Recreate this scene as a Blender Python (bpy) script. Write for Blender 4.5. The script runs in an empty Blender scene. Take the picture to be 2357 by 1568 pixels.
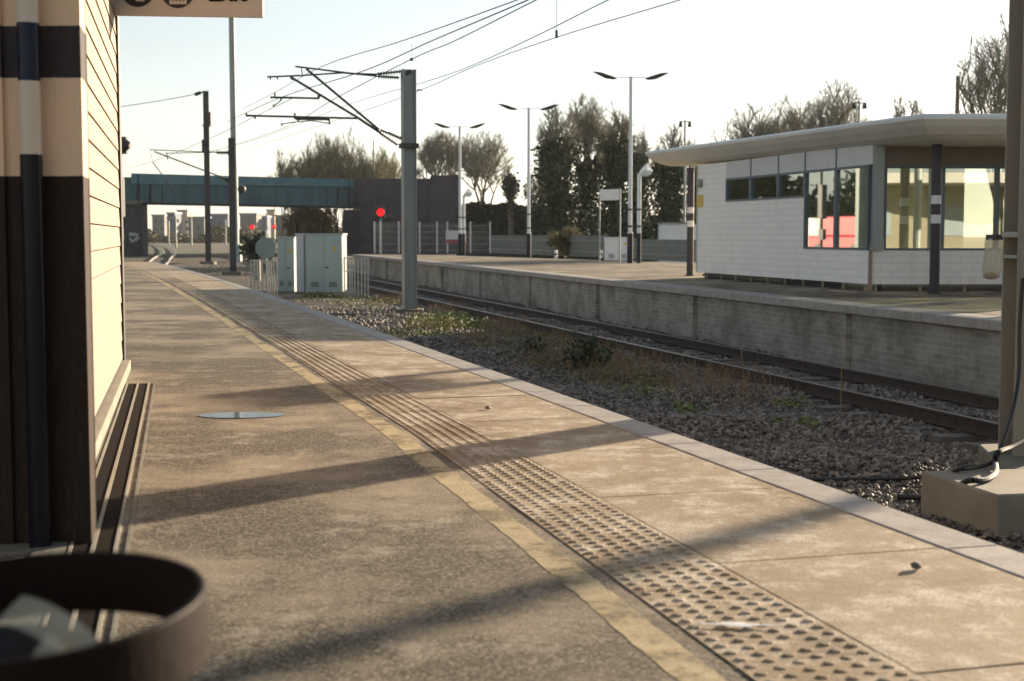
import bpy, math, random
import numpy as np
from mathutils import Vector, Matrix
R = math.radians
S = bpy.context.scene
C = S.collection
# ------------------------------------------------------------------ camera
FP = 3274.0; PIT = math.atan(244 / FP); CH = 1.2
cd = bpy.data.cameras.new('camera'); cam = bpy.data.objects.new('camera', cd); C.objects.link(cam)
cam.location = (0, 0, CH); cam.rotation_euler = (R(90) - PIT, 0, 0)
cd.sensor_width = 36; cd.lens = FP / 2357 * 36; cd.clip_start = 0.05; cd.clip_end = 6000
cd.dof.use_dof = True; cd.dof.focus_distance = 12; cd.dof.aperture_fstop = 3.6
S.camera = cam
# ------------------------------------------------------------------ sky and sun
EL, AZ = 12.8, 43.2
w = bpy.data.worlds.new('World'); S.world = w; w.use_nodes = True
nt = w.node_tree; sky = nt.nodes.new('ShaderNodeTexSky'); sky.sky_type = 'NISHITA'; sky.sun_disc = False
sky.sun_elevation = R(EL); sky.sun_rotation = R(AZ); sky.air_density = 1.0; sky.dust_density = 0.6; sky.ozone_density = 1.0
bg = nt.nodes['Background']; hs = nt.nodes.new('ShaderNodeHueSaturation'); hs.inputs['Saturation'].default_value = .48
nt.links.new(sky.outputs[0], hs.inputs['Color']); nt.links.new(hs.outputs[0], bg.inputs[0]); bg.inputs[1].default_value = 0.07
sun_dir = Vector((math.cos(R(EL)) * math.sin(R(AZ)), math.cos(R(EL)) * math.cos(R(AZ)), math.sin(R(EL))))
sd = bpy.data.lights.new('sun', 'SUN'); sd.energy = 5.0; sd.angle = R(0.5); sd.color = (1, .80, .58)
so = bpy.data.objects.new('sun', sd); C.objects.link(so); so.rotation_euler = (-sun_dir).to_track_quat('-Z', 'Y').to_euler()
S.view_settings.view_transform = 'Standard'; S.view_settings.look = 'None'; S.view_settings.gamma = 1
S.view_settings.exposure = 1.42
try: S.cycles.max_bounces = 8; S.cycles.transparent_max_bounces = 16
except Exception: pass

# ------------------------------------------------------------------ helpers
def ray(x, y):
    u = (x - 1178.5) / FP; v = (784 - y) / FP
    return Vector((u, math.cos(PIT) + v * math.sin(PIT), -math.sin(PIT) + v * math.cos(PIT)))
def G(x, y, z=0.0):                      # photograph point lying at height z
    d = ray(x, y); t = (z - CH) / d.z; return Vector((d.x * t, d.y * t, z))
def D(x, y, Y):                          # photograph point lying at distance Y
    d = ray(x, y); t = Y / d.y; return Vector((d.x * t, Y, CH + d.z * t))

class MB:
    def __init__(s): s.v = []; s.f = []
    def add(s, vs, fs):
        o = len(s.v); s.v += [tuple(p) for p in vs]; s.f += [tuple(i + o for i in f) for f in fs]; return s
    def box(s, c, d, yaw=0, taper=1.0):
        cx, cy, cz = c; a, b, h = d[0] / 2, d[1] / 2, d[2] / 2; ca, sa = math.cos(yaw), math.sin(yaw)
        vs = []
        for k, z in ((1, -h), (taper, h)):
            for X, Y in ((-a, -b), (a, -b), (a, b), (-a, b)):
                X *= k; Y *= k; vs.append((cx + X * ca - Y * sa, cy + X * sa + Y * ca, cz + z))
        return s.add(vs, [(3, 2, 1, 0), (4, 5, 6, 7), (0, 1, 5, 4), (1, 2, 6, 5), (2, 3, 7, 6), (3, 0, 4, 7)])
    def beam(s, p, q, wd, h):            # rectangular bar between two points, p and q on its axis
        p, q = Vector(p), Vector(q); d = (q - p).normalized(); up = Vector((0, 0, 1))
        if abs(d.z) > .95: up = Vector((1, 0, 0))
        sx = d.cross(up).normalized() * wd / 2; sz = sx.normalized().cross(d).normalized() * h / 2
        vs = [e + a * sx + b * sz for e in (p, q) for a, b in ((-1, -1), (1, -1), (1, 1), (-1, 1))]
        return s.add(vs, [(3, 2, 1, 0), (4, 5, 6, 7), (0, 1, 5, 4), (1, 2, 6, 5), (2, 3, 7, 6), (3, 0, 4, 7)])
    def tube(s, p, q, r0, r1=None, n=8, cap=True):
        r1 = r0 if r1 is None else r1; p, q = Vector(p), Vector(q); d = q - p
        if d.length < 1e-6: return s
        d.normalize(); a = d.cross(Vector((0, 0, 1)) if abs(d.z) < .9 else Vector((1, 0, 0))).normalized(); b = d.cross(a)
        vs = []
        for e, r in ((p, r0), (q, r1)):
            for i in range(n):
                t = 2 * math.pi * i / n; vs.append(e + (a * math.cos(t) + b * math.sin(t)) * r)
        fs = [(i, (i + 1) % n, n + (i + 1) % n, n + i) for i in range(n)]
        if cap: fs += [tuple(range(n - 1, -1, -1)), tuple(range(n, 2 * n))]
        return s.add(vs, fs)
    def path(s, pts, r, n=6):
        for a, b in zip(pts[:-1], pts[1:]): s.tube(a, b, r, r, n)
        return s
    def lathe(s, c, prof, n=20, ax=None):    # prof: (radius, height) pairs from bottom to top
        c = Vector(c); ax = (ax or Vector((0, 0, 1))).normalized()
        a = ax.cross(Vector((0, 1, 0)) if abs(ax.y) < .9 else Vector((1, 0, 0))).normalized(); b = ax.cross(a)
        vs = []
        for r, h in prof:
            for i in range(n):
                t = 2 * math.pi * i / n; vs.append(c + ax * h + (a * math.cos(t) + b * math.sin(t)) * r)
        m = len(prof); fs = []
        for k in range(m - 1):
            for i in range(n): fs.append((k * n + i, k * n + (i + 1) % n, (k + 1) * n + (i + 1) % n, (k + 1) * n + i))
        fs += [tuple(range(n - 1, -1, -1)), tuple(range((m - 1) * n, m * n))]
        return s.add(vs, fs)
    def prism(s, poly, z0, z1):
        n = len(poly); vs = [(p[0], p[1], z0) for p in poly] + [(p[0], p[1], z1) for p in poly]
        return s.add(vs, [tuple(range(n - 1, -1, -1)), tuple(range(n, 2 * n))] + [(i, (i + 1) % n, n + (i + 1) % n, n + i) for i in range(n)])
    def quad(s, a, b, c, d): return s.add([a, b, c, d], [(0, 1, 2, 3)])
    def build(s, name, m, parent=None, smooth=False, bevel=0):
        me = bpy.data.meshes.new(name)
        off = Vector((0, 0, 0)); p = parent
        while p is not None: off += p.location; p = p.parent
        me.from_pydata([(v[0] - off.x, v[1] - off.y, v[2] - off.z) for v in s.v], [], s.f); me.update()
        if m: me.materials.append(m)
        o = bpy.data.objects.new(name, me); C.objects.link(o)
        if parent is not None: o.parent = parent
        import bmesh
        bm = bmesh.new(); bm.from_mesh(me)
        if len(bm.faces) < 60000: bmesh.ops.recalc_face_normals(bm, faces=bm.faces)
        bm.to_mesh(me); bm.free()
        if smooth:
            me.shade_smooth() if hasattr(me, 'shade_smooth') else [setattr(f, 'use_smooth', True) for f in me.polygons]
        if bevel:
            b = o.modifiers.new('bevel', 'BEVEL'); b.width = bevel; b.segments = 2; b.limit_method = 'ANGLE'
        return o

def tag(o, label=None, cat=None, group=None, kind=None):
    if label: o['label'] = label
    if cat: o['category'] = cat
    if group: o['group'] = group
    if kind: o['kind'] = kind
    return o
def thing(name, loc, label, cat, group=None):
    o = bpy.data.objects.new(name, None); C.objects.link(o); o.location = loc; o.empty_display_size = .1
    return tag(o, label, cat, group)
def copy_tree(o, parent=None):
    c = o.copy(); C.objects.link(c)
    if parent is not None: c.parent = parent
    for ch in list(o.children): copy_tree(ch, c)
    return c
def npmesh(name, V, F, m, parent=None):   # numpy mesh, F (n,k)
    me = bpy.data.meshes.new(name); V = np.asarray(V, dtype=np.float32); F = np.asarray(F, dtype=np.int32)
    off = Vector((0, 0, 0)); p = parent
    while p is not None: off += p.location; p = p.parent
    V = V - np.array(off, dtype=np.float32)
    me.vertices.add(len(V)); me.vertices.foreach_set('co', V.ravel())
    k = F.shape[1]; me.loops.add(F.size); me.loops.foreach_set('vertex_index', F.ravel())
    me.polygons.add(len(F)); me.polygons.foreach_set('loop_start', np.arange(0, F.size, k, dtype=np.int32))
    me.polygons.foreach_set('loop_total', np.full(len(F), k, dtype=np.int32)); me.update(calc_edges=True)
    me.materials.append(m); o = bpy.data.objects.new(name, me); C.objects.link(o)
    if parent is not None: o.parent = parent
    return o

# ------------------------------------------------------------------ materials
def newmat(name):
    m = bpy.data.materials.new(name); m.use_nodes = True
    return m, m.node_tree, m.node_tree.nodes['Principled BSDF']
def N(t, typ, **k):
    n = t.nodes.new(typ)
    for a, b in k.items(): setattr(n, a, b)
    return n
def noise(t, vec, scale, detail=4, rough=.6):
    n = N(t, 'ShaderNodeTexNoise'); n.inputs['Scale'].default_value = scale; n.inputs['Detail'].default_value = detail
    n.inputs['Roughness'].default_value = rough; t.links.new(vec, n.inputs['Vector']); return n.outputs[0]
def ramp(t, fac, stops, interp='LINEAR'):
    r = N(t, 'ShaderNodeValToRGB'); r.color_ramp.interpolation = interp; e = r.color_ramp.elements
    while len(e) < len(stops): e.new(.5)
    for i, (p, c) in enumerate(stops):
        e[i].position = p; e[i].color = (c, c, c, 1) if not hasattr(c, '__len__') else (*c, 1)
    t.links.new(fac, r.inputs[0]); return r.outputs[0]
def mix(t, a, b, fac, mode='MIX'):
    n = N(t, 'ShaderNodeMix', data_type='RGBA', blend_type=mode)
    for s_, v in ((6, a), (7, b)):
        if hasattr(v, 'is_linked') or hasattr(v, 'node'): t.links.new(v, n.inputs[s_])
        else: n.inputs[s_].default_value = (*v, 1)
    if hasattr(fac, 'node'): t.links.new(fac, n.inputs[0])
    else: n.inputs[0].default_value = fac
    return n.outputs[2]
def bump(t, b, h, strength=.3, dist=.02):
    n = N(t, 'ShaderNodeBump'); n.inputs['Strength'].default_value = strength; n.inputs['Distance'].default_value = dist
    t.links.new(h, n.inputs['Height']); t.links.new(n.outputs[0], b.inputs['Normal'])
def pos(t): return N(t, 'ShaderNodeNewGeometry').outputs['Position']
def scaled(t, v, s):
    n = N(t, 'ShaderNodeVectorMath', operation='MULTIPLY'); n.inputs[1].default_value = s; t.links.new(v, n.inputs[0]); return n.outputs[0]
def mat(name, col, rough=.7, metal=0, var=.25, scale=3, bmp=.15, bscale=40, streak=False):
    m, t, b = newmat(name); P = pos(t)
    if streak: P = scaled(t, P, (1, 1, .12))
    n1 = noise(t, P, scale, 6, .65)
    lo = tuple(c * (1 - var) for c in col); hi = tuple(min(1, c * (1 + var)) for c in col)
    t.links.new(ramp(t, n1, [(.3, lo), (.7, hi)]), b.inputs['Base Color'])
    b.inputs['Roughness'].default_value = rough; b.inputs['Metallic'].default_value = metal
    if bmp: bump(t, b, noise(t, P, bscale, 4), bmp, .01)
    return m
def foliage(name, lo, hi, scale=1.2):
    m, t, b = newmat(name); n1 = noise(t, pos(t), scale, 5, .7)
    t.links.new(ramp(t, n1, [(.35, lo), (.65, hi)]), b.inputs['Base Color']); b.inputs['Roughness'].default_value = .65
    return m
M = {}
M['bark'] = mat('bark', (.14, .125, .095), .9, var=.3)
M['twig'] = mat('twig', (.24, .225, .17), .9, var=.3, bmp=0)
M['twig_olive'] = mat('twig olive', (.26, .235, .14), .9, var=.35, bmp=0)
M['ivy'] = foliage('ivy leaves', (.015, .030, .013), (.055, .080, .028))
M['hedge'] = foliage('bank ivy', (.010, .018, .009), (.035, .048, .020))
M['weed'] = foliage('weed leaves', (.07, .11, .02), (.22, .26, .06), 3)
M['straw'] = mat('dry stalks', (.30, .20, .11), .9, var=.3, bmp=0)
M['galv'] = mat('galvanised steel', (.27, .30, .29), .55, .3, var=.2, scale=2, streak=True)
M['galv_dark'] = mat('weathered steel', (.045, .047, .05), .6, .3, var=.25)
M['brown_steel'] = mat('brown grey steel', (.25, .24, .20), .6, .2, var=.2, scale=2, streak=True)
M['black'] = mat('black paint', (.018, .017, .02), .45, var=.2)
M['insul'] = mat('insulator', (.03, .022, .02), .35, var=.1)
M['white_paint'] = mat('white paint', (.72, .72, .70), .5, var=.08)
M['purple'] = mat('dark purple paint', (.06, .05, .085), .4, var=.15)
M['teal'] = mat('teal bridge paint', (.035, .105, .13), .65, var=.3, scale=1, streak=True)
M['teal_light'] = mat('lighter teal paint', (.06, .17, .21), .6, var=.2, scale=1)
M['brick_dark'] = mat('dark engineering brick', (.045, .042, .055), .85, var=.35, scale=1.5)
M['concrete'] = mat('concrete', (.26, .24, .19), .9, var=.2, scale=2, bmp=.4)
M['concrete_dark'] = mat('mossy concrete', (.15, .145, .11), .9, var=.3, scale=3, bmp=.4)
M['cab'] = mat('equipment cabinet grey', (.35, .42, .39), .55, var=.12, scale=1.2, streak=True)
M['panel'] = mat('white cladding panels', (.80, .79, .77), .55, var=.06, scale=1)
M['fencegrey'] = mat('dull fence grey', (.15, .165, .15), .6, var=.2)
M['octo'] = mat('sign back grey', (.20, .25, .25), .5, var=.1)
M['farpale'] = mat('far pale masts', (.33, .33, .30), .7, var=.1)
M['guard'] = mat('weathered white rails', (.46, .45, .40), .6, var=.15)
M['shinyrail'] = mat('sunlit rail', (.40, .37, .33), .35, .6, var=.1)  # shine of the curving rails put into the colour, whole section lighter
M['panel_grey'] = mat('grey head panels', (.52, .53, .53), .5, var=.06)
M['frame'] = mat('window frame', (.09, .125, .15), .45, .2, var=.1)
M['soffit'] = mat('roof soffit', (.60, .59, .55), .5, var=.1, scale=.6)
M['rooftop'] = mat('roof lip', (.60, .66, .68), .35, .2, var=.06)
M['plinth'] = mat('dark plinth', (.03, .035, .04), .8, var=.2)
M['yellow'] = mat('yellow notice', (.62, .42, .05), .6, var=.08)
M['red'] = mat('red paint', (.55, .03, .05), .4, var=.1)
M['rust'] = mat('rail rust', (.05, .036, .028), .85, var=.3, scale=8)
M['railtop'] = mat('worn rail head', (.16, .15, .14), .40, .7, var=.15)
M['sleeper'] = mat('sleeper', (.13, .115, .10), .9, var=.25, scale=4)
M['cream_clad'] = mat('cream cladding', (.20, .18, .115), .6, var=.08, scale=1)
M['roomwall'] = mat('inner wall', (.5, .48, .38), .8, var=.08)
M['slotdark'] = mat('drain slot', (.02, .015, .012), 1, var=.1, bmp=0)
M['slotdark'].node_tree.nodes['Principled BSDF'].inputs['Specular IOR Level'].default_value = .05
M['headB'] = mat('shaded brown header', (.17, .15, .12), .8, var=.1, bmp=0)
M['stiff'] = mat('stiffener paint', (.006, .016, .02), .7, var=.2)
M['dullred'] = mat('faded red', (.26, .07, .07), .6, var=.1)
M['boardback'] = mat('shaded board backing', (.16, .11, .065), .9, var=.1)
M['cable'] = mat('black cable', (.012, .012, .013), .5, var=.1, bmp=0)
M['hoop'] = mat('dark brown metal band', (.010, .005, .004), .55, .0, var=.2, scale=12)
M['hoop'].node_tree.nodes['Principled BSDF'].inputs['Specular IOR Level'].default_value = .12
M['bag'] = None
def bag():
    m, t, b = newmat('clear plastic bag'); b.inputs['Base Color'].default_value = (.50, .46, .34, 1); b.inputs['Roughness'].default_value = .4
    b.inputs['Alpha'].default_value = .55; bump(t, b, noise(t, scaled(t, pos(t), (1, 1, .2)), 25, 3), .8, .02); return m
M['bag'] = bag()
def glass(name, refl, tint):
    m, t, b = newmat(name); out = t.nodes['Material Output']
    tr = N(t, 'ShaderNodeBsdfTransparent'); tr.inputs[0].default_value = (*tint, 1)
    gl = N(t, 'ShaderNodeBsdfGlossy'); gl.inputs['Roughness'].default_value = .015; gl.inputs['Color'].default_value = (.95, 1, .97, 1)
    bp = N(t, 'ShaderNodeBump'); bp.inputs['Strength'].default_value = .012; t.links.new(noise(t, pos(t), 1.3, 1), bp.inputs['Height']); t.links.new(bp.outputs[0], gl.inputs['Normal'])
    mx = N(t, 'ShaderNodeMixShader'); mx.inputs[0].default_value = refl
    t.links.new(tr.outputs[0], mx.inputs[1]); t.links.new(gl.outputs[0], mx.inputs[2]); t.links.new(mx.outputs[0], out.inputs[0]); return m
M['glass'] = glass('coated window glass', .5, (.55, .6, .58))
M['glass_clear'] = glass('glazing', .36, (.75, .8, .72))
def emit(name, col, st):
    m, t, b = newmat(name); b.inputs['Emission Color'].default_value = (*col, 1); b.inputs['Emission Strength'].default_value = st; b.inputs['Base Color'].default_value = (*col, 1); return m
M['redlamp'] = emit('red signal lamp', (1, .004, .008), 1.2)

def asphalt():
    m, t, b = newmat('worn platform asphalt'); P = pos(t)
    big = noise(t, P, .55, 9, .68); mid = noise(t, P, 2.3, 10, .78); f2 = noise(t, P, 60, 5, .8)
    v = N(t, 'ShaderNodeTexVoronoi'); v.inputs['Scale'].default_value = 115; t.links.new(P, v.inputs['Vector']); sc = N(t, 'ShaderNodeSeparateColor'); t.links.new(v.outputs['Color'], sc.inputs[0])
    col = ramp(t, sc.outputs[0], [(0, (.045, .037, .025)), (.45, (.095, .080, .056)), (.8, (.155, .132, .096)), (1, (.30, .26, .20))])
    col = mix(t, col, (.36, .30, .215), ramp(t, big, [(.46, 0), (.60, .72)]))
    col = mix(t, col, (.42, .365, .29), ramp(t, mid, [(.53, 0), (.66, .65)]))
    col = mix(t, col, (.045, .037, .027), ramp(t, f2, [(.32, .6), (.44, 0)]))
    sp = noise(t, scaled(t, P, (1, 1.4, 1)), 3.1, 9, .75)
    col = mix(t, col, (.68, .63, .56), ramp(t, sp, [(.66, 0), (.70, .9)]))
    t.links.new(col, b.inputs['Base Color']); b.inputs['Roughness'].default_value = .85; b.inputs['Specular IOR Level'].default_value = .25
    bump(t, b, f2, .9, .008); return m
def slabmat():
    m, t, b = newmat('worn concrete slab'); P = pos(t)
    big = noise(t, P, 1.0, 9, .72); fine = noise(t, P, 120, 4, .8); mid = noise(t, P, 4, 10, .8)
    col = ramp(t, big, [(.34, (.24, .175, .10)), (.52, (.36, .29, .20)), (.66, (.50, .43, .33))])
    col = mix(t, col, (.62, .56, .47), ramp(t, mid, [(.50, 0), (.62, .8)]))
    col = mix(t, col, (.09, .075, .05), ramp(t, fine, [(.38, .85), (.50, 0)]))
    col = mix(t, col, (.14, .10, .06), ramp(t, noise(t, P, 1.8, 9, .78), [(.34, .7), (.46, 0)]))
    t.links.new(col, b.inputs['Base Color']); b.inputs['Roughness'].default_value = .8; b.inputs['Specular IOR Level'].default_value = .25
    bump(t, b, fine, .8, .006); return m
def copemat():
    m, t, b = newmat('painted edge coping'); P = pos(t)
    n1 = noise(t, P, 5, 8, .7); fine = noise(t, P, 70, 3)
    col = ramp(t, n1, [(.35, (.24, .22, .20)), (.6, (.36, .34, .32))])
    col = mix(t, col, (.22, .18, .14), ramp(t, fine, [(.3, .6), (.42, 0)]))
    t.links.new(col, b.inputs['Base Color']); b.inputs['Roughness'].default_value = .7; b.inputs['Specular IOR Level'].default_value = .25; bump(t, b, fine, .4, .005); return m
def yellowmat():
    m, t, b = newmat('faded yellow line'); P = pos(t); out = t.nodes['Material Output']
    n1 = noise(t, P, 2.6, 9, .75); fine = noise(t, P, 130, 4, .75); md = noise(t, P, 9, 6, .7)
    col = ramp(t, md, [(.35, (.36, .29, .17)), (.65, (.52, .43, .26))])
    col = mix(t, col, (.16, .135, .09), ramp(t, fine, [(.38, .8), (.52, 0)]))
    t.links.new(col, b.inputs['Base Color']); b.inputs['Roughness'].default_value = .8; b.inputs['Specular IOR Level'].default_value = .25; bump(t, b, fine, .6, .005)
    tr = N(t, 'ShaderNodeBsdfTransparent'); mx = N(t, 'ShaderNodeMixShader')
    ad = N(t, 'ShaderNodeMath', operation='ADD'); t.links.new(n1, ad.inputs[0]); q = N(t, 'ShaderNodeMath', operation='MULTIPLY'); t.links.new(fine, q.inputs[0]); q.inputs[1].default_value = .35; t.links.new(q.outputs[0], ad.inputs[1])
    t.links.new(ramp(t, ad.outputs[0], [(.68, 0), (.80, .8)]), mx.inputs[0]); t.links.new(b.outputs[0], mx.inputs[1]); t.links.new(tr.outputs[0], mx.inputs[2]); t.links.new(mx.outputs[0], out.inputs[0])
    return m
def gravel():
    m, t, b = newmat('ballast'); P = pos(t)
    v = N(t, 'ShaderNodeTexVoronoi'); v.inputs['Scale'].default_value = 17; t.links.new(P, v.inputs['Vector'])
    r = N(t, 'ShaderNodeSeparateColor'); t.links.new(v.outputs['Color'], r.inputs[0])
    col = ramp(t, r.outputs[0], [(0, (.045, .038, .034)), (.5, (.11, .092, .08)), (1, (.23, .195, .165))])
    col = mix(t, col, (.075, .075, .035), ramp(t, noise(t, P, .35, 6, .7), [(.5, 0), (.62, .65)]))
    t.links.new(col, b.inputs['Base Color']); b.inputs['Roughness'].default_value = .85
    bump(t, b, v.outputs['Distance'], 1, .04); b.inputs['Specular IOR Level'].default_value = .3; return m
def stonemat():
    m, t, b = newmat('ballast stone'); P = pos(t)
    v = N(t, 'ShaderNodeTexVoronoi'); v.inputs['Scale'].default_value = 14; t.links.new(P, v.inputs['Vector'])
    r = N(t, 'ShaderNodeSeparateColor'); t.links.new(v.outputs['Color'], r.inputs[0])
    t.links.new(ramp(t, r.outputs[0], [(0, (.05, .044, .038)), (.5, (.125, .110, .092)), (1, (.32, .275, .225))]), b.inputs['Base Color'])
    b.inputs['Roughness'].default_value = .7; return m
def groundmat():
    m, t, b = newmat('rough ground'); P = pos(t)
    n1 = noise(t, P, .09, 8, .7); n2 = noise(t, P, 2.5, 6, .7)
    col = ramp(t, n2, [(.3, (.04, .037, .025)), (.7, (.11, .098, .062))])
    col = mix(t, col, (.07, .09, .035), ramp(t, n1, [(.5, 0), (.6, .8)]))
    t.links.new(col, b.inputs['Base Color']); b.inputs['Roughness'].default_value = .95; bump(t, b, n2, .6, .1); return m
def brickmat(name, c1, c2, mortar, sx=1.0):
    m, t, b = newmat(name); P = pos(t)
    sp = N(t, 'ShaderNodeSeparateXYZ'); cb = N(t, 'ShaderNodeCombineXYZ'); t.links.new(P, sp.inputs[0])
    t.links.new(sp.outputs[1], cb.inputs[0]); t.links.new(sp.outputs[2], cb.inputs[1])
    br = N(t, 'ShaderNodeTexBrick'); t.links.new(cb.outputs[0], br.inputs['Vector']); br.inputs['Scale'].default_value = 1
    br.inputs['Brick Width'].default_value = .23 * sx; br.inputs['Row Height'].default_value = .078 * sx; br.inputs['Mortar Size'].default_value = .006
    for i, c in (('Color1', c1), ('Color2', c2), ('Mortar', mortar)): br.inputs[i].default_value = (*c, 1)
    col = mix(t, br.outputs[0], (.07, .065, .05), ramp(t, noise(t, P, .9, 8, .7), [(.42, 0), (.70, .8)]))
    col = mix(t, col, (.42, .42, .40), ramp(t, noise(t, scaled(t, P, (3, 3, .5)), 1.6, 4, .6), [(.70, 0), (.76, .5)]))
    t.links.new(col, b.inputs['Base Color']); b.inputs['Roughness'].default_value = .9
    bump(t, b, br.outputs[1], -.4, .006); return m
def zbands(name, stops, rough, vcol=None, var=.25):
    # painted bands by height: stops = [(z, colour)...] from the bottom
    m, t, b = newmat(name); P = pos(t); sp = N(t, 'ShaderNodeSeparateXYZ'); t.links.new(P, sp.inputs[0])
    wob = N(t, 'ShaderNodeMath', operation='MULTIPLY_ADD'); t.links.new(noise(t, P, 60, 2), wob.inputs[0]); wob.inputs[1].default_value = .006; t.links.new(sp.outputs[2], wob.inputs[2])
    dv = N(t, 'ShaderNodeMath', operation='DIVIDE'); t.links.new(wob.outputs[0], dv.inputs[0]); dv.inputs[1].default_value = 5.0
    col = ramp(t, dv.outputs[0], [(max(0, z / 5.0), c) for z, c in stops], 'CONSTANT')
    g = noise(t, scaled(t, P, (1, 1, .08)), 70, 5, .7)
    col = mix(t, col, (.20, .15, .10), ramp(t, g, [(.55, 0), (.75, var)]))
    t.links.new(col, b.inputs['Base Color']); b.inputs['Roughness'].default_value = rough; b.inputs['Specular IOR Level'].default_value = .2; bump(t, b, g, .25, .003); return m
def timber():
    m, t, b = newmat('pale painted boards'); P = pos(t); g = noise(t, scaled(t, P, (1, 1, 7)), 3.5, 7, .65); k = noise(t, P, .9, 3)
    col = ramp(t, g, [(.3, (.25, .175, .125)), (.7, (.33, .245, .18))])
    col = mix(t, col, (.24, .15, .075), ramp(t, k, [(.5, 0), (.7, .45)]))
    t.links.new(col, b.inputs['Base Color']); b.inputs['Roughness'].default_value = .65; bump(t, b, g, .2, .003); return m
M['asphalt'] = asphalt(); M['slab'] = slabmat(); M['cope'] = copemat(); M['yline'] = yellowmat(); M['gravel'] = gravel(); M['stone'] = stonemat()
M['ground'] = groundmat(); M['brick'] = brickmat('platform wall brick', (.24, .23, .20), (.33, .315, .27), (.40, .38, .33), 1.25)
M['timber'] = timber()
def panelmat():
    m, t, b = newmat('white wall panels'); P = pos(t); sp = N(t, 'ShaderNodeSeparateXYZ'); cb = N(t, 'ShaderNodeCombineXYZ'); t.links.new(P, sp.inputs[0])
    sm = N(t, 'ShaderNodeMath', operation='SUBTRACT'); t.links.new(sp.outputs[1], sm.inputs[0]); t.links.new(sp.outputs[0], sm.inputs[1])
    t.links.new(sm.outputs[0], cb.inputs[0]); t.links.new(sp.outputs[2], cb.inputs[1])
    br = N(t, 'ShaderNodeTexBrick'); t.links.new(cb.outputs[0], br.inputs['Vector']); br.inputs['Scale'].default_value = 1
    br.inputs['Brick Width'].default_value = .46; br.inputs['Row Height'].default_value = .15; br.inputs['Mortar Size'].default_value = .006
    for i, c in (('Color1', (.80, .78, .75)), ('Color2', (.75, .74, .73)), ('Mortar', (.58, .57, .55))): br.inputs[i].default_value = (*c, 1)
    col = mix(t, br.outputs[0], (.60, .54, .44), ramp(t, noise(t, scaled(t, P, (1, 1, .25)), 3, 8, .7), [(.55, 0), (.75, .5)]))
    t.links.new(col, b.inputs['Base Color']); b.inputs['Roughness'].default_value = .5; return m
M['wallpanel'] = panelmat()
M['water'], _t, _b = newmat('standing water'); _b.inputs['Base Color'].default_value = (.04, .05, .06, 1); _b.inputs['Roughness'].default_value = .06; _b.inputs['IOR'].default_value = 1.12
CREAM = (.72, .50, .33)
M['post_bands'] = zbands('banded column paint', [(0, (.020, .010, .005)), (1.41, CREAM), (1.78, (.035, .028, .026)), (1.985, CREAM)], .6)
M['pipe_bands'] = zbands('banded pipe paint', [(0, (.006, .006, .010)), (1.485, (.58, .48, .38)), (1.775, (.010, .012, .03)), (1.985, (.58, .48, .38))], .3, var=.0)

# ------------------------------------------------------------------ ground, platforms, track
def edge(Y):  return -5.7733e-06 * Y**3 + 7.492e-05 * Y * Y - .2893014 * Y + 3.41365
def dedge(Y): return -3 * 5.7733e-06 * Y * Y + 2 * 7.492e-05 * Y - .2893014
def EP(Y, d, z=0.0):                      # point d metres in from the near platform's edge
    k = dedge(Y); n = math.hypot(1, k); return (edge(Y) - d / n, Y + d * k / n, z)
def near(Y): return max(0, min(1, (9 - Y) / 5.2))
def TR(Y): return 1.08 + .09 * near(Y)      # tactile strip, track side
def TW(Y): return .40 + .05 * near(Y)
def opp(Y): return 11.30 - .232 * Y - .00014 * Y * Y
def OP(Y, d, z=0.0):
    k = -.232 - .00028 * Y; n = math.hypot(1, k); return (opp(Y) + d / n, Y - d * k / n, z)
def RX(Y): return 10.45 - .2686 * Y
ZG = -1.12
g = MB().quad((-900, -120, ZG - .12), (900, -120, ZG - .12), (900, 1400, ZG - .12), (-900, 1400, ZG - .12)).build('ground', M['ground']); tag(g, kind='structure')

def strip(mb, ys, d0, d1, z, f=EP):
    for a, b in zip(ys[:-1], ys[1:]): mb.quad(f(a, d0, z), f(b, d0, z), f(b, d1, z), f(a, d1, z))
ys = [-9 + i * 1.5 for i in range(49)]    # -9 .. 63
# near platform body
mb = MB(); poly = [EP(y, .02) for y in ys] + [(-40, 63, 0), (-40, -9, 0)]
n = len(poly); mb.add([(p[0], p[1], 0) for p in poly] + [(p[0], p[1], -1.3) for p in poly], [tuple(range(n))] + [(i, (i + 1) % n, n + (i + 1) % n, n + i) for i in range(n)])
tag(mb.build('platform', M['asphalt']), kind='structure')
mb = MB(); yc = -9.0
while yc < 62.5:                          # coping stones
    a, b = yc + .002, min(yc + .9, 63) - .002; p = [EP(a, -.03), EP(b, -.03), EP(b, .205), EP(a, .205)]
    mb.prism(p[::-1], -.11, .007); yc += .9
tag(mb.build('platform_edge', M['cope'], bevel=.008), kind='structure')
rnd = random.Random(4)
mb = MB(); yc = -8.87
while yc < 62:                            # concrete slabs between coping and tactile strip
    a, b = yc + .006, yc + 1.3 - .006; dz = rnd.uniform(0, .003)
    for i in range(2):
        y0, y1 = a + (b - a) * i / 2, a + (b - a) * (i + 1) / 2
        mb.quad(EP(y0, .215, .002 + dz), EP(y1, .215, .002 + dz), EP(y1, TR(y1) - .008, .002 + dz), EP(y0, TR(y0) - .008, .002 + dz))
    yc += 1.3
tag(mb.build('paving', M['slab']), kind='structure')
mb = MB(); yc = -8.87                      # tactile slabs with offset domes
while yc < 62:
    a, b = yc + .003, yc + .397; dz = rnd.uniform(0, .0025); mb.quad(EP(a, TR(a), .003 + dz), EP(b, TR(b), .003 + dz), EP(b, TR(b) + TW(b), .003 + dz), EP(a, TR(a) + TW(a), .003 + dz)); yc += .4
k = 0; yc = 2.6
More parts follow.
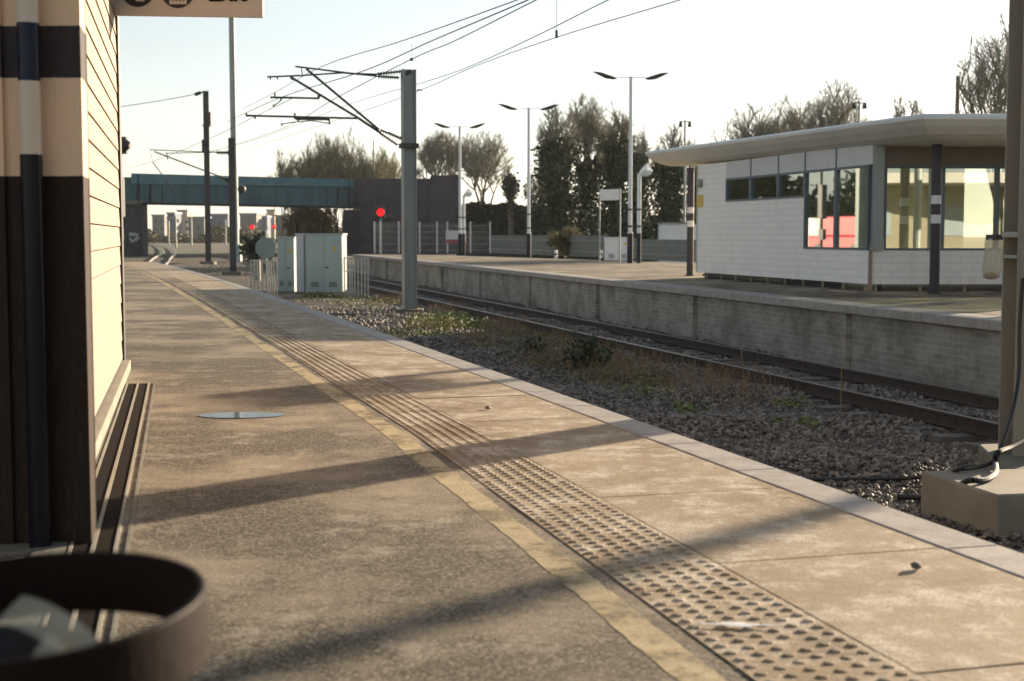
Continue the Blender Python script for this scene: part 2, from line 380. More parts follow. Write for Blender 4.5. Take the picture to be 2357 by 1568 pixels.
while yc < 40:
    for j in range(6):
        yq = yc + (.0333 if j % 2 else 0); c = EP(yq, TR(yq) + (.0333 + j * .0667) * TW(yq) / .40); nn = 8 if yc < 18 else 5
        vs = []
        wr = 1.0 - (.75 if rnd.random() < .03 else rnd.uniform(0, .15))
        for r, h in ((.0205, .003), (.016, .003 + .0062 * wr), (.010, .003 + .0078 * wr)):
            for i in range(nn): t_ = 2 * math.pi * i / nn; vs.append((c[0] + r * math.cos(t_), c[1] + r * math.sin(t_), h))
        fs = [(q * nn + i, q * nn + (i + 1) % nn, (q + 1) * nn + (i + 1) % nn, (q + 1) * nn + i) for q in range(2) for i in range(nn)] + [tuple(range(2 * nn, 3 * nn))]
        mb.add(vs, fs)
    yc += .0667
tag(mb.build('tactile_paving', M['slab']), kind='structure')
mb = MB(); yl = []; yc = 2.0
while yc < 63: yl.append(yc); yc += .04 if yc < 10 else .12 if yc < 25 else .6
jit = [(rnd.gauss(0, .003) + .004 * math.sin(q * 2.1) + .002 * math.sin(q * 5.3), rnd.gauss(0, .003) + .005 * math.sin(q * 1.7 + 1) + .002 * math.sin(q * 7.1)) for q in yl]
for i in range(len(yl) - 1):
    a, b = yl[i], yl[i + 1]; ya, yb = 1.535 + .16 * near(a), 1.535 + .16 * near(b); mb.quad(EP(a, ya + jit[i][0], .0015), EP(b, yb + jit[i + 1][0], .0015), EP(b, yb + .125 + jit[i + 1][1], .0015), EP(a, ya + .125 + jit[i][1], .0015))
tag(mb.build('yellow_line', M['yline']), kind='structure')
# ballast sheet with slight relief
def bz(X, Y):
    e = X - edge(Y)
    return ZG + .05 * math.sin(X * 1.3 + Y * .7) * .6 + .04 * math.sin(Y * 1.9) - (.0 if e > 0 else 0)
nx, ny = 34, 150; vs = []; fs = []
for j in range(ny + 1):
    Y = -9 + (j / ny) ** 1.35 * 150
    x0 = (edge(Y) - .25) if Y < 63 else (edge(63) - .29 * (Y - 63) - 22 - .2 * (Y - 63)); x1 = opp(Y) + .3 if Y < 90 else opp(90) - .26 * (Y - 90) + 12
    for i in range(nx + 1):
        X = x0 + (x1 - x0) * i / nx; vs.append((X, Y, bz(X, Y)))
for j in range(ny):
    for i in range(nx): a = j * (nx + 1) + i; fs.append((a, a + 1, a + nx + 2, a + nx + 1))
tag(MB().add(vs, fs).build('ballast', M['gravel'], smooth=True), kind='structure')
# loose ballast stones
rs = np.random.RandomState(3)
phi = (1 + 5**.5) / 2
ico = np.array([(-1, phi, 0), (1, phi, 0), (-1, -phi, 0), (1, -phi, 0), (0, -1, phi), (0, 1, phi), (0, -1, -phi), (0, 1, -phi), (phi, 0, -1), (phi, 0, 1), (-phi, 0, -1), (-phi, 0, 1)]) / 1.9
icof = np.array([(0, 11, 5), (0, 5, 1), (0, 1, 7), (0, 7, 10), (0, 10, 11), (1, 5, 9), (5, 11, 4), (11, 10, 2), (10, 7, 6), (7, 1, 8), (3, 9, 4), (3, 4, 2), (3, 2, 6), (3, 6, 8), (3, 8, 9), (4, 9, 5), (2, 4, 11), (6, 2, 10), (8, 6, 7), (9, 8, 1)])
pts = []
for (ya, yb, cnt, sz) in ((4.5, 9, 11000, .023), (9, 16, 30000, .0235), (16, 26, 26000, .029), (26, 44, 16000, .042)):
    Y = rs.uniform(ya, yb, cnt); u = rs.uniform(0, 1, cnt)
    X0 = np.array([edge(y) + .0 for y in Y]); X1 = np.array([opp(y) - .05 for y in Y]); X = X0 + (X1 - X0) * u
    keep = (X < Y * .38 + 1.0)
    for x, y in zip(X[keep], Y[keep]):
        if abs(x - RX(y)) < 1.4 and abs(abs(x - RX(y)) - .78) < .09: continue
        pts.append((x, y, bz(x, y) + rs.uniform(-.01, .025), sz * rs.uniform(.6, 1.5)))
pts = np.array(pts); nS = len(pts)
base = ico[None] * (1 + rs.uniform(-.32, .32, (nS, 12, 1)))
sc = pts[:, 3][:, None, None] * rs.uniform(.65, 1.2, (nS, 1, 3)); base = base * sc
an = rs.uniform(0, 6.28, nS); ti = rs.uniform(-.8, .8, nS)
ca, sa, ct, st = np.cos(an)[:, None], np.sin(an)[:, None], np.cos(ti)[:, None], np.sin(ti)[:, None]
x, y, z = base[..., 0], base[..., 1] * ct - base[..., 2] * st, base[..., 1] * st + base[..., 2] * ct
V = np.stack([x * ca - y * sa + pts[:, 0:1], x * sa + y * ca + pts[:, 1:2], z + pts[:, 2:3]], -1)
Fc = (icof[None] + (np.arange(nS) * 12)[:, None, None]).reshape(-1, 3)
tag(npmesh('ballast_stones', V.reshape(-1, 3), Fc, M['stone']), 'loose grey brown ballast stones between the two platforms', 'ballast', kind='stuff')
# opposite platform
ye = 86.0
yo = [-9 + i * (ye + 9) / 60 for i in range(61)]
mb = MB(); front = [OP(y, .03) for y in yo]; back = [(13.8 + (26 - 13.8) * 0 + 8.4 + 11.30 - .232 * y - .00014 * y * y - 11.30, y, 0) for y in yo]
back = [(opp(y) + (15 if y < 45 else 15 - (y - 45) * .27), y, 0) for y in yo]
poly = front + back[::-1]; n = len(poly)
mb.add([(p[0], p[1], 0) for p in poly], [(i, i + 1, n - 2 - i, n - 1 - i) for i in range(len(front) - 1)])
tag(mb.build('platform_opposite_surface', M['asphalt']), kind='structure')
mb = MB()
for a, b in zip(yo[:-1], yo[1:]): mb.quad(OP(a, .16, -1.3), OP(b, .16, -1.3), OP(b, .16, -.02), OP(a, .16, -.02))
mb.quad(OP(ye, .16, -1.3), (back[-1][0], ye, -1.3), (back[-1][0], ye, -.02), OP(ye, .16, -.02))
for yp in [3 + 7.1 * i for i in range(12)]:
    p = OP(yp, .12); mb.box((p[0] + .0, p[1], -.62), (.12, .36, 1.16), math.atan(.24))
tag(mb.build('platform_opposite_wall', M['brick']), kind='structure')
mb = MB(); yc = -9.0
while yc < ye - .9:
    p = [OP(yc + .006, 0), OP(yc + .894, 0), OP(yc + .894, .62), OP(yc + .006, .62)]; mb.prism(p, -.13, .012); yc += .9
tag(mb.build('platform_opposite_edge', M['cope'], bevel=.01), kind='structure')
# rails
def rail(fx, ya, yb, step, name='rail'):
    prof = [(-.07, 0), (.07, 0), (.07, .015), (.012, .03), (.012, .115), (.035, .125), (.035, .155), (-.035, .155), (-.035, .125), (-.012, .115), (-.012, .03), (-.07, .015)]
    mb = MB(); n = len(prof); yy = ya; k = 0; vs = []
    while yy <= yb + 1e-6:
        X, Y, tx, ty = fx(yy); nx_, ny_ = ty, -tx
        for a, b in prof: vs.append((X + nx_ * a, Y + ny_ * a, -1.06 + b))
        yy += step; k += 1
    fs = [(j * n + i, j * n + (i + 1) % n, (j + 1) * n + (i + 1) % n, (j + 1) * n + i) for j in range(k - 1) for i in range(n)]
    o = mb.add(vs, fs).build(name, M['rust']); o.data.materials.append(M['railtop'])
    for p in o.data.polygons:
        if p.index % n == 6 or abs(p.normal.z) > .9 and p.center.z > -.92: p.material_index = 1
    return tag(o, kind='structure')
cs = 1 / math.hypot(1, .2686)
for sg in (-1, 1):
    rail(lambda s, sg=sg: (RX(s) + sg * .7525 * cs, s + sg * .7525 * .2686 * cs, -.2686 * cs, cs), -8, 150, 4)
mb = MB(); yy = -6
while yy < 75:
    mb.box((RX(yy), yy, -1.17), (2.5, .26, .16), math.atan(.2686)); yy += .68
tag(mb.build('sleepers', M['sleeper']), kind='structure')
def splinepts(P, n=10):
    out = []
    P = [P[0]] + list(P) + [P[-1]]
    for i in range(1, len(P) - 2):
        for k in range(n):
            t = k / n; a, b, c_, d = P[i - 1], P[i], P[i + 1], P[i + 2]
            out.append(.5 * ((2 * b) + (c_ - a) * t + (2 * a - 5 * b + 4 * c_ - d) * t * t + (3 * b - a - 3 * c_ + d) * t**3))
    out.append(P[-2]); return out
ct_ = splinepts([G(300, 640, -.92), G(362, 604, -.92), G(372, 594, -.92), G(391, 578, -.92), G(376, 566, -.92), G(352, 558, -.92)])
def curve_rail(sg):
    def fx(i):
        i = int(round(i)); p = ct_[i]; q = ct_[min(i + 1, len(ct_) - 1)]; o = ct_[max(i - 1, 0)]; t = (q - o).normalized()
        return (p.x + t.y * sg * .75, p.y - t.x * sg * .75, t.x, t.y)
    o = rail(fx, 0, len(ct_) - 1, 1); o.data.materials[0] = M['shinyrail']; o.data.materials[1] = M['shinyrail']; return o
curve_rail(-1); curve_rail(1)
# puddles
def puddle(px, py, rx, ry, name='puddle'):
    c = G(px, py, 0); mb = MB(); n = 28; vs = []
    for i in range(n):
        t_ = 2 * math.pi * i / n; k = 1 + .05 * math.sin(2 * t_ + 1); vs.append((c.x + rx * k * math.cos(t_), c.y + ry * k * math.sin(t_), .005))
    return tag(mb.add(vs, [tuple(range(n))]).build(name, M['water']), kind='structure')
puddle(555, 957, .27, .16)

# ------------------------------------------------------------------ overhead line masts
def hmast(mb, x, y, z0, z1, wd, dp, yaw=0, t=.02):
    ca, sa = math.cos(yaw), math.sin(yaw)
    for a, b, ww, dd in ((0, -dp / 2, wd, t), (0, dp / 2, wd, t), (0, 0, t, dp - t)):
        mb.box((x + a * ca - b * sa, y + a * sa + b * ca, (z0 + z1) / 2), (ww, dd, z1 - z0), yaw)
def insulator(mb, p, q, r=.075, n=9):
    p, q = Vector(p), Vector(q); mb.tube(p, q, r * .35, r * .35, 8)
    for i in range(n):
        c = p.lerp(q, (i + .7) / (n + .4)); d = (q - p).normalized(); mb.tube(c - d * .016, c + d * .016, r, r * .55, 10)
def c3(x, y, Y=42.0): return D((600 + x / 3.92) * .9428, (100 + y / 3.92) * .9428, Y)
b0 = D(943, 712, 42)
mst = thing('overhead_line_mast', (b0.x, 42, ZG), 'grey steel overhead line mast with twin cantilever arms, standing in weeds between the tracks', 'overhead line mast', 'overhead line masts')
mb = MB(); top = D(947, 160, 42).z
hmast(mb, b0.x - .0, 42, ZG - .05, top, .30, .37, R(110)); mb.build('mast', M['galv'], mst)
MB().box((b0.x, 42, ZG + .03), (.8, .8, .2)).build('foundation', M['concrete_dark'], mst)
mb = MB(); pz = c3(1560, 1005).z
mb.box((b0.x, 42, pz), (.50, .42, .14), R(20)); mb.beam(c3(1480, 1015), c3(1560, 1000), .08, .10); mb.build('bracket', M['galv_dark'], mst)
MB().beam(c3(1490, 340), c3(1580, 290), .08, .12).build('bracket', M['galv_dark'], mst)
MB().beam(c3(1640, 470), c3(1690, 470), .03, .04).build('bracket', M['galv_dark'], mst)
for nm, dy, segs, ins in (
    ('cantilever', -.25, [((475, 245), (1040, 315), .026), ((1040, 315), (1255, 322), .03), ((580, 268), (1275, 850), .036), ((0, 715), (1070, 742), .03), ((480, 742), (800, 746), .05), ((530, 262), (545, 320), .018),
        ((470, 690), (472, 750), .03), ((345, 795), (480, 775), .014), ((480, 775), (640, 765), .014), ((640, 765), (800, 790), .014), ((800, 748), (804, 800), .03), ((345, 790), (348, 812), .03), ((500, 748), (503, 778), .028), ((6, 690), (10, 722), .03), ((90, 722), (92, 748), .028)],
        [((1255, 318), (1490, 292)), ((1290, 850), (1495, 938))]),
    ('cantilever', .25, [((205, 345), (530, 332), .026), ((530, 332), (940, 305), .024), ((940, 305), (1255, 335), .03), ((440, 352), (1060, 728), .036), ((1060, 728), (1290, 880), .04), ((235, 540), (700, 550), .03), ((430, 342), (455, 372), .04),
        ((700, 520), (700, 552), .045), ((235, 345), (238, 372), .025), ((303, 343), (305, 370), .025), ((280, 495), (280, 545), .026), ((345, 545), (330, 575), .024), ((330, 575), (265, 625), .016), ((272, 610), (262, 630), .03)],
        [((1262, 340), (1470, 352)), ((1285, 880), (1455, 995))])):
    mb = MB()
    for a, b, r in segs: mb.tube(c3(*a, 42 + dy), c3(*b, 42 + dy), r, r, 8)
    arm = mb.build(nm, M['galv_dark'], mst)
    for a, b in ins:
        m2 = MB(); insulator(m2, c3(*a, 42 + dy), c3(*b, 42 + dy)); m2.build('insulator', M['insul'], arm)
# wires (each a thing)
def wire(pts, r, lab):
    P = [D(*p) for p in pts]; P = splinepts(P, 6)
    return tag(MB().path(P, r, 5).build('overhead_wire', M['galv_dark']), lab, 'overhead wire', 'overhead line wires')
def c3v(x, y): return ((600 + x / 3.92) * .9428, (100 + y / 3.92) * .9428)
wire([(1330, -60, 20), (1190, 0, 24), (926, 94, 33), (744, 152, 41.7), (638, 210, 62), (560, 250, 90)], .011, 'highest thin wire, running from the grey mast arms to the top edge')
wire([(1340, -60, 20), (1215, 0, 24), (994, 94, 31), (835, 164, 36), (638, 228, 50), (520, 282, 90)], .013, 'second thin wire, above the insulators of the grey mast')
wire([(1360, -60, 20), (1234, 0, 24), (1047, 94, 30), (948, 136, 33), (777, 224, 42), (640, 300, 62), (480, 352, 90)], .011, 'wire with small black clamp over the grey mast')
wire([(1560, -70, 20), (1400, 0, 24), (1240, 80, 29), (1084, 152, 35), (974, 190, 42), (806, 240, 56), (600, 318, 80), (480, 350, 90)], .010, 'lower wire that crosses another one to the right of the grey mast')
wire([(1800, -70, 20), (1565, 0, 24), (1281, 86, 30), (1095, 152, 36), (974, 205, 42), (820, 262, 56), (690, 305, 80), (560, 345, 100)], .010, 'lowest and longest wire, sloping from the top edge beside the hanging dropper')
tag(MB().tube(D(1281, -30, 30), D(1281, 86, 30), .005, .005, 5).tube(D(1281, 70, 30), D(1281, 88, 30), .03, .03, 6).build('dropper', M['galv_dark']), 'short vertical dropper with a dark clamp hanging at the top edge over the lamps', 'wire dropper')
tag(MB().tube(D(948, 134, 33), D(948, 140, 33), .045, .045, 8).tube(D(948, 100, 33), D(948, 136, 33), .004, .004, 5).build('wire_clamp', M['galv_dark']), 'small black clamp on the wire just above the grey mast', 'wire clamp')

# foreground mast with its foundation and cables
fm = thing('overhead_line_mast', (4.66, 12.8, -.66), 'brown grey steel mast filling the right edge of the picture, on concrete blocks', 'overhead line mast', 'overhead line masts')
mb = MB(); hmast(mb, 4.74, 12.95, -.80, 7.4, .42, .38, R(0), .022); mb.build('mast', M['brown_steel'], fm)
mb = MB(); mb.box((4.74, 12.95, 1.20), (.45, .40, .05)); mb.box((4.74, 12.95, 1.0), (.45, .40, .03)); mb.build('strap', M['galv'], fm)
MB().prism([(4.2, 12.02), (5.4, 12.25), (5.3, 13.7), (4.46, 13.5)], -1.25, -.80).build('pedestal', M['concrete_dark'], fm, bevel=.02)
for i in range(8): MB().tube((4.66, 12.762, .1 + i * .45), (4.66, 12.745, .1 + i * .45), .018, .018, 6).build('bolt', M['galv'], fm)
def c5(x, y): return ((1900 + x / 2.613) * .9428, (800 + y / 2.613) * .9428)
def GG(pt, z): return G(*c5(*pt), z)
tag(MB().prism([(3.40, 11.72), (3.66, 10.62), (5.9, 11.05), (5.64, 12.02)], -1.25, -.76).build('foundation_block', M['concrete'], bevel=.02), 'low concrete block with a sunlit top in front of the right edge mast', 'concrete block')
tag(MB().prism([(4.10, 10.72), (4.28, 9.9), (5.9, 10.3), (5.75, 11.0)], -1.25, -.84).build('foundation_block', M['concrete_dark'], bevel=.02), 'mossy concrete block at the right edge, nearest to the platform edge', 'concrete block')
P1 = [D(2354, 640, 12.55), D(*c5(1540, 0), 12.55), D(*c5(1535, 300), 12.5), D(*c5(1500, 520), 12.3), D(*c5(1430, 740), 12.0), GG((1375, 850), -.70), GG((1270, 892), -.73), GG((1130, 908), -.74), GG((1040, 938), -.95), GG((800, 962), -1.05), GG((500, 968), -1.07), GG((170, 968), -1.08)]
tag(MB().path(splinepts(P1, 6), .018, 8).build('black_cable', M['cable']), 'long black cable hanging down the right edge mast and lying on the ballast', 'cable')
P2 = [D(*c5(1568, 722), 12.2), D(*c5(1480, 765), 12.0), GG((1400, 800), -.62), GG((1385, 850), -.70), GG((1385, 925), -.73), GG((1320, 972), -.735), GG((1200, 980), -.74), GG((1110, 1045), -.95), GG((1000, 1085), -1.06), GG((760, 1080), -1.08)]
tag(MB().path(splinepts(P2, 6), .024, 8).build('black_cable', M['cable']), 'thick black cable looping over the sunlit concrete block, the lower of the two', 'cable')

# far masts on the left
def simple_mast(pxt, pyt, pxb, Y, wd, m, lab, extra=None):
    b = D(pxb, 560, Y); t = D(pxt, pyt, Y)
    r = thing('overhead_line_mast', (b.x, Y, ZG), lab, 'overhead line mast', 'overhead line masts')
    mb = MB(); hmast(mb, b.x, Y, ZG - .1, t.z, wd, wd, R(12), .03); mb.build('mast', m, r); MB().box((b.x, Y, ZG + .05), (1.1, 1.1, .3)).build('foundation', M['concrete_dark'], r)
    return r
m2 = simple_mast(540, 318, 536, 82, .36, M['galv_dark'], 'dark steel mast before the tall grey pole, with a thin arm to its left')
mb = MB()
for a, b, r in (((345, 345), (520, 352), .03), ((355, 349), (536, 418), .045), ((380, 353), (532, 350), .025), ((345, 346), (352, 372), .012), ((352, 374), (405, 445), .03), ((384, 352), (386, 368), .03)):
    mb.tube(D(*a, 82), D(*b, 82), r, r, 6)
mb.build('cantilever', M['galv_dark'], m2)
mb = MB(); insulator(mb, D(498, 351, 82), D(528, 352, 82), .14, 7); mb.build('insulator', M['insul'], m2)
mb = MB(); insulator(mb, D(505, 405, 82), D(532, 422, 82), .12, 7); mb.build('insulator', M['insul'], m2)
MB().lathe(D(556, 436, 82.4), [(.05, -.2), (.22, -.1), (.25, .1), (.05, .2)], 12, Vector((0, 1, 0))).build('drum', M['galv_dark'], m2)
m3 = simple_mast(475, 210, 479, 112, .44, M['galv_dark'], 'tall dark mast left of the grey pole, with a small arm at its top')
mb = MB(); mb.tube(D(447, 217, 112), D(472, 211, 112), .06, .06, 6); mb.tube(D(449, 218, 112), D(462, 213, 112), .14, .14, 8); mb.build('top_arm', M['insul'], m3)
mb = MB(); mb.box(D(480, 275, 111.7), (.42, .4, 1.1)); mb.box(D(476, 290, 111.6), (.6, .6, .1)); mb.build('balance_weight', M['black'], m3)
mb = MB(); mb.box(D(469, 335, 111.7), (.25, .3, .9)); mb.box(D(476, 350, 111.6), (.62, .62, .14)); mb.build('balance_weight', M['black'], m3)
wire([(150, 262, 140), (290, 244, 125), (380, 230, 118), (452, 217, 112)], .03, 'faint wire running left from the top of the tall dark mast')
wire([(300, 385, 130), (352, 372, 82), (480, 320, 70), (600, 262, 55), (676, 225, 46)], .012, 'thin wire low on the left, between the arms of the two masts')
# tall grey pole
p = D(544, 590, 118); r = thing('telecom_pole', (p.x, 118, ZG), 'very tall grey pole rising from behind the dark mast up past the exit sign', 'pole')
MB().tube((p.x - .05, 118, ZG), (p.x - .1, 118, 24), .30, .24, 14).build('pole', M['galv'], r, smooth=False)
MB().box((p.x + .1, 117.3, ZG + .75), (.9, .8, 1.5)).build('base_box', M['cab'], r)
# signal post beside the boarded wall
p = D(277, 600, 60); r = thing('signal_post', (p.x, 60, 0), 'black hooded signal on a dark post just beyond the boarded wall', 'signal')
MB().tube((p.x, 60, -.5), D(277, 330, 60), .075, .075, 10).build('post', M['black'], r)
mb = MB(); c = D(284, 333, 60); mb.lathe(c - Vector((.1, 0, 0)), [(.30, -.15), (.34, 0), (.30, .15), (.12, .42)], 16, Vector((1, -.2, -.1))); mb.box(D(279, 335, 60.1), (.5, .3, .7)); mb.build('signal_head', M['black'], r)
mb = MB(); mb.box(D(277, 455, 59.9), (.30, .3, 1.6)); mb.box(D(277, 540, 59.9), (.2, .3, .5)); mb.build('junction_box', M['black'], r)

# ------------------------------------------------------------------ station building on this side
wd_ = Vector((-.223, .975, 0)).normalized(); wn = Vector((wd_.y, -wd_.x, 0))     # along the wall, out of the wall
WA = Vector((-.565 - .229 * 5.7, 5.7, 0)); WB = Vector((-3.47, 12.62, 0))
wall = thing('station_building', (WA.x, WA.y, 0), 'building wall of pale horizontal boards in sunlight at the left of the platform', 'building')
L = (WB - WA).length; mb = MB(); k = 0; z = .10
while z < 4.3:
    a = WA + Vector((0, 0, z + .0775)); b = WB + Vector((0, 0, z + .0775)); a = a - wn * .012; b = b - wn * .012
    # board with a slight lean so each one catches the light
    zz = z + .159
    mb.add([WA + wn * .004 + Vector((0, 0, z)), WB + wn * .004 + Vector((0, 0, z)), WB - wn * .004 + Vector((0, 0, zz)), WA - wn * .004 + Vector((0, 0, zz)),
            WA - wn * .02 + Vector((0, 0, z)), WB - wn * .02 + Vector((0, 0, z)), WB - wn * .02 + Vector((0, 0, zz)), WA - wn * .02 + Vector((0, 0, zz))],
           [(0, 1, 2, 3), (4, 0, 3, 7), (1, 5, 6, 2), (0, 4, 5, 1), (3, 2, 6, 7)])
    z += .167
mb.build('boards', M['timber'], wall)
mb = MB(); ia = WA - wn * .03; ib = WB - wn * .03; oa = ia - wn * 6; ob = ib - wn * 6
mb.prism([ia, ib, ob, oa], 0, 4.35); mb.build('wall', M['boardback'], wall)
MB().prism([WA + wn * .07, WB + wn * .07 + wd_ * .04, WB - wn * .02 + wd_ * .04, WA - wn * .02], -.02, .085).build('base_trim', M['concrete'], wall, bevel=.006)
MB().beam(WB + wd_ * .02 + wn * .0 + Vector((0, 0, .086)), WB + wd_ * .02 + Vector((0, 0, 4.35)), .05, .05).build('corner_trim', M['black'], wall)
# banded column with a drainpipe
r = thing('banded_column', (-1.85, 5.6, 0), 'broad shaded column with dark and cream painted bands at the left edge', 'column')
MB().prism([(-2.6, 5.5), (-1.635, 5.46), (-1.695, 5.74), (-2.6, 5.9)], 0, 4.2).build('column', M['post_bands'], r, bevel=.004)
MB().prism([(-2.02, 5.455), (-1.935, 5.452), (-1.935, 5.50), (-2.02, 5.50)], 0, 4.2).build('corner_strip', M['post_bands'], r)
pp = thing('drainpipe', (-1.81, 5.41, 0), 'round banded drainpipe fixed to the front of the broad column', 'drainpipe')
MB().tube((-1.815, 5.405, 0), (-1.815, 5.405, 4.2), .041, .041, 24).build('pipe', M['pipe_bands'], pp, smooth=False)
mb = MB()
mb.tube((-1.815, 5.405, 2.3), (-1.815, 5.405, 2.36), .050, .050, 24)
mb.build('collar', M['cable'], pp)
# slot drain beside the wall
dr = thing('slot_drain', (-2.4, 8.4, 0), 'long dark double slot drain set in the platform along the boarded wall', 'drain')
def dq(mb, o0, o1, z):
    A = G(222, 1236, 0); B = G(318, 884, 0); d = (B - A).normalized(); nn = Vector((d.y, -d.x, 0)); A = A - d * 2.2
    mb.prism([A + nn * o0, A + nn * o1, B + nn * o1, B + nn * o0], 0.0005, z)
mb = MB(); dq(mb, -.075, .075, .0035); mb.build('slots', M['slotdark'], dr)
mb = MB(); dq(mb, -.008, .008, .008); dq(mb, .077, .09, .008); dq(mb, -.09, -.077, .008); mb.build('frame', M['concrete'], dr)
mb = MB(); dq(mb, .12, .135, .006); dq(mb, -.22, -.10, .007); mb.build('surround', M['concrete_dark'], dr)
# hanging sign
SY = 12.55
def SP(x, y, dy=0.0): return D(x, y, SY + dy)
sg = thing('hanging_sign', SP(440, 36), 'pale exit sign with two black round symbols, cut by the top edge', 'sign')
sb = mat('sign face', (.47, .43, .38), .45, var=.04, scale=2, bmp=0)
a, b_ = SP(262, 35), SP(605, 40); h = .46
mb = MB(); mb.add([a, b_, b_ + Vector((0, 0, h)), a + Vector((0, 0, h)), a + Vector((0, .05, 0)), b_ + Vector((0, .05, 0)), b_ + Vector((0, .05, h)), a + Vector((0, .05, h))],
    [(0, 1, 2, 3), (5, 4, 7, 6), (1, 5, 6, 2), (4, 0, 3, 7), (3, 2, 6, 7), (4, 5, 1, 0)]).build('panel', sb, sg)
mb = MB(); mb.beam(a + Vector((.2, .03, h)), a + Vector((.2, .03, 1.6)), .03, .03); mb.beam(b_ + Vector((-.2, .03, h)), b_ + Vector((-.2, .03, 1.6)), .03, .03)
mb.beam(a + Vector((-.2, .03, 1.6)), b_ + Vector((.1, .03, 1.6)), .06, .06); mb.build('hanger', M['galv_dark'], sg)
sblack = mat('sign black', (.012, .012, .018), .5, var=.05, bmp=0)
for cx_, cy_ in ((317, -23), (408.5, -20)):
    c = SP(cx_, cy_, -.004); sym = MB().lathe(c, [(.145, 0), (.145, .003)], 40, Vector((0, -1, 0))).build('symbol', sblack, sg)
    mb = MB()
    if cx_ < 350:       # handset: bar with a foot
        mb.box(c + Vector((.02, -.006, -.085)), (.075, .002, .028)); mb.box(c + Vector((-.03, -.006, -.02)), (.035, .002, .12), 0); mb.box(c + Vector((.02, -.006, .05)), (.075, .002, .028))
        mb.build('pictogram', sb, sym)
    else:               # basket with four slots
        mb.box(c + Vector((.005, -.006, -.06)), (.15, .002, .105)); mb.build('pictogram', sb, sym)
        m4 = MB()
        for i in range(4): m4.box(c + Vector((-.042 + i * .031, -.009, -.045)), (.012, .002, .08))
        m4.build('pictogram_slots', sblack, sym)
cu = bpy.data.curves.new('Exit', 'FONT'); cu.body = 'Exit'; cu.size = .30; cu.extrude = .001; cu.offset = .006
to = bpy.data.objects.new('tmp', cu); C.objects.link(to); bpy.context.view_layer.update()
me = bpy.data.meshes.new_from_object(to.evaluated_get(bpy.context.evaluated_depsgraph_get())); bpy.data.objects.remove(to)
me.name = 'lettering'; me.materials.clear(); me.materials.append(sblack)
xs = [v.co.x for v in me.vertices]; x0, x1 = min(xs), max(xs); tgt = (SP(570, 1) - SP(481, 1)).x; sc_ = tgt / (x1 - x0); o3 = SP(481, 2, -.006)
for v in me.vertices:
    X, Z, Yv = (v.co.x - x0) * sc_, v.co.y * sc_, v.co.z; v.co = (o3.x + X - sg.location.x, o3.y - abs(Yv) - sg.location.y, o3.z + Z - sg.location.z)
lo = bpy.data.objects.new('lettering', me); C.objects.link(lo); lo.parent = sg

# ------------------------------------------------------------------ litter hoop in the near corner
HC = D(51, 1384, 1.80)
def hoop_band(c, r, hgt, th, tiltx, tilty, n=72):
    mb = MB(); Rm = Matrix.Rotation(tiltx, 3, 'X') @ Matrix.Rotation(tilty, 3, 'Y'); vs = []
    for i in range(n):
        t_ = 2 * math.pi * i / n
        for rr, z in ((r, 0), (r, -hgt), (r - th, -hgt), (r - th, 0)): vs.append(c + Rm @ Vector((rr * math.cos(t_), rr * math.sin(t_), z)))
    fs = [(i * 4 + k, ((i + 1) % n) * 4 + k, ((i + 1) % n) * 4 + (k + 1) % 4, i * 4 + (k + 1) % 4) for i in range(n) for k in range(4)]
    return mb.add(vs, fs)
ho = thing('litter_hoop', HC, 'blurred dark brown hoop close to the camera in the bottom left corner', 'litter hoop')
hoop_band(HC, .232, .090, .010, R(3.5), R(-2)).build('hoop', M['hoop'], ho, smooth=False, bevel=.003)
mb = MB(); mb.tube(HC + Vector((-.25, .02, -.03)), HC + Vector((-.25, .02, -HC.z + .0)), .022, .022, 14); mb.build('post', M['black'], ho)
def fold(p0, p1, p2, wd, drop, m, par, name='bag_fold'):
    mb = MB(); n = 16; pr = None
    for i in range(n + 1):
        t_ = i / n; p = p0 * (1 - t_)**2 + p1 * 2 * t_ * (1 - t_) + p2 * t_ * t_; q = p + Vector((0, 0, -drop * (1 - .3 * t_))) + wd
        if pr: mb.quad(pr[0], p, q, pr[1])
        pr = (p, q)
    return mb.build(name, m, par, smooth=True)
def H(x, y, Y): return D((x / 3.707) * .9428, (1240 + y / 3.707) * .9428, Y)
fold(H(200, 790, 1.86), H(560, 850, 1.78), H(900, 1200, 1.70), Vector((-.035, -.01, 0)), .035, M['bag'], ho)
fold(H(430, 1130, 1.72), H(560, 1160, 1.70), H(590, 1290, 1.68), Vector((-.02, 0, 0)), .03, M['bag'], ho)
mb = MB(); n = 40; vs = []
cc = H(-60, 1180, 1.80)
for i in range(n):
    t_ = 2 * math.pi * i / n
    vs.append(cc + Vector((.145 * math.cos(t_), .10 * math.sin(t_), -.03 + .02 * math.sin(t_)))); vs.append(cc + Vector((.10 * math.cos(t_), .07 * math.sin(t_), -.28)))
vs.append(cc + Vector((0, 0, -.30)))
mb.add(vs, [(2 * i, 2 * ((i + 1) % n), 2 * ((i + 1) % n) + 1, 2 * i + 1) for i in range(n)] + [(2 * i + 1, 2 * ((i + 1) % n) + 1, 2 * n) for i in range(n)])
mb.build('inner_bin', M['black'], ho, smooth=True)

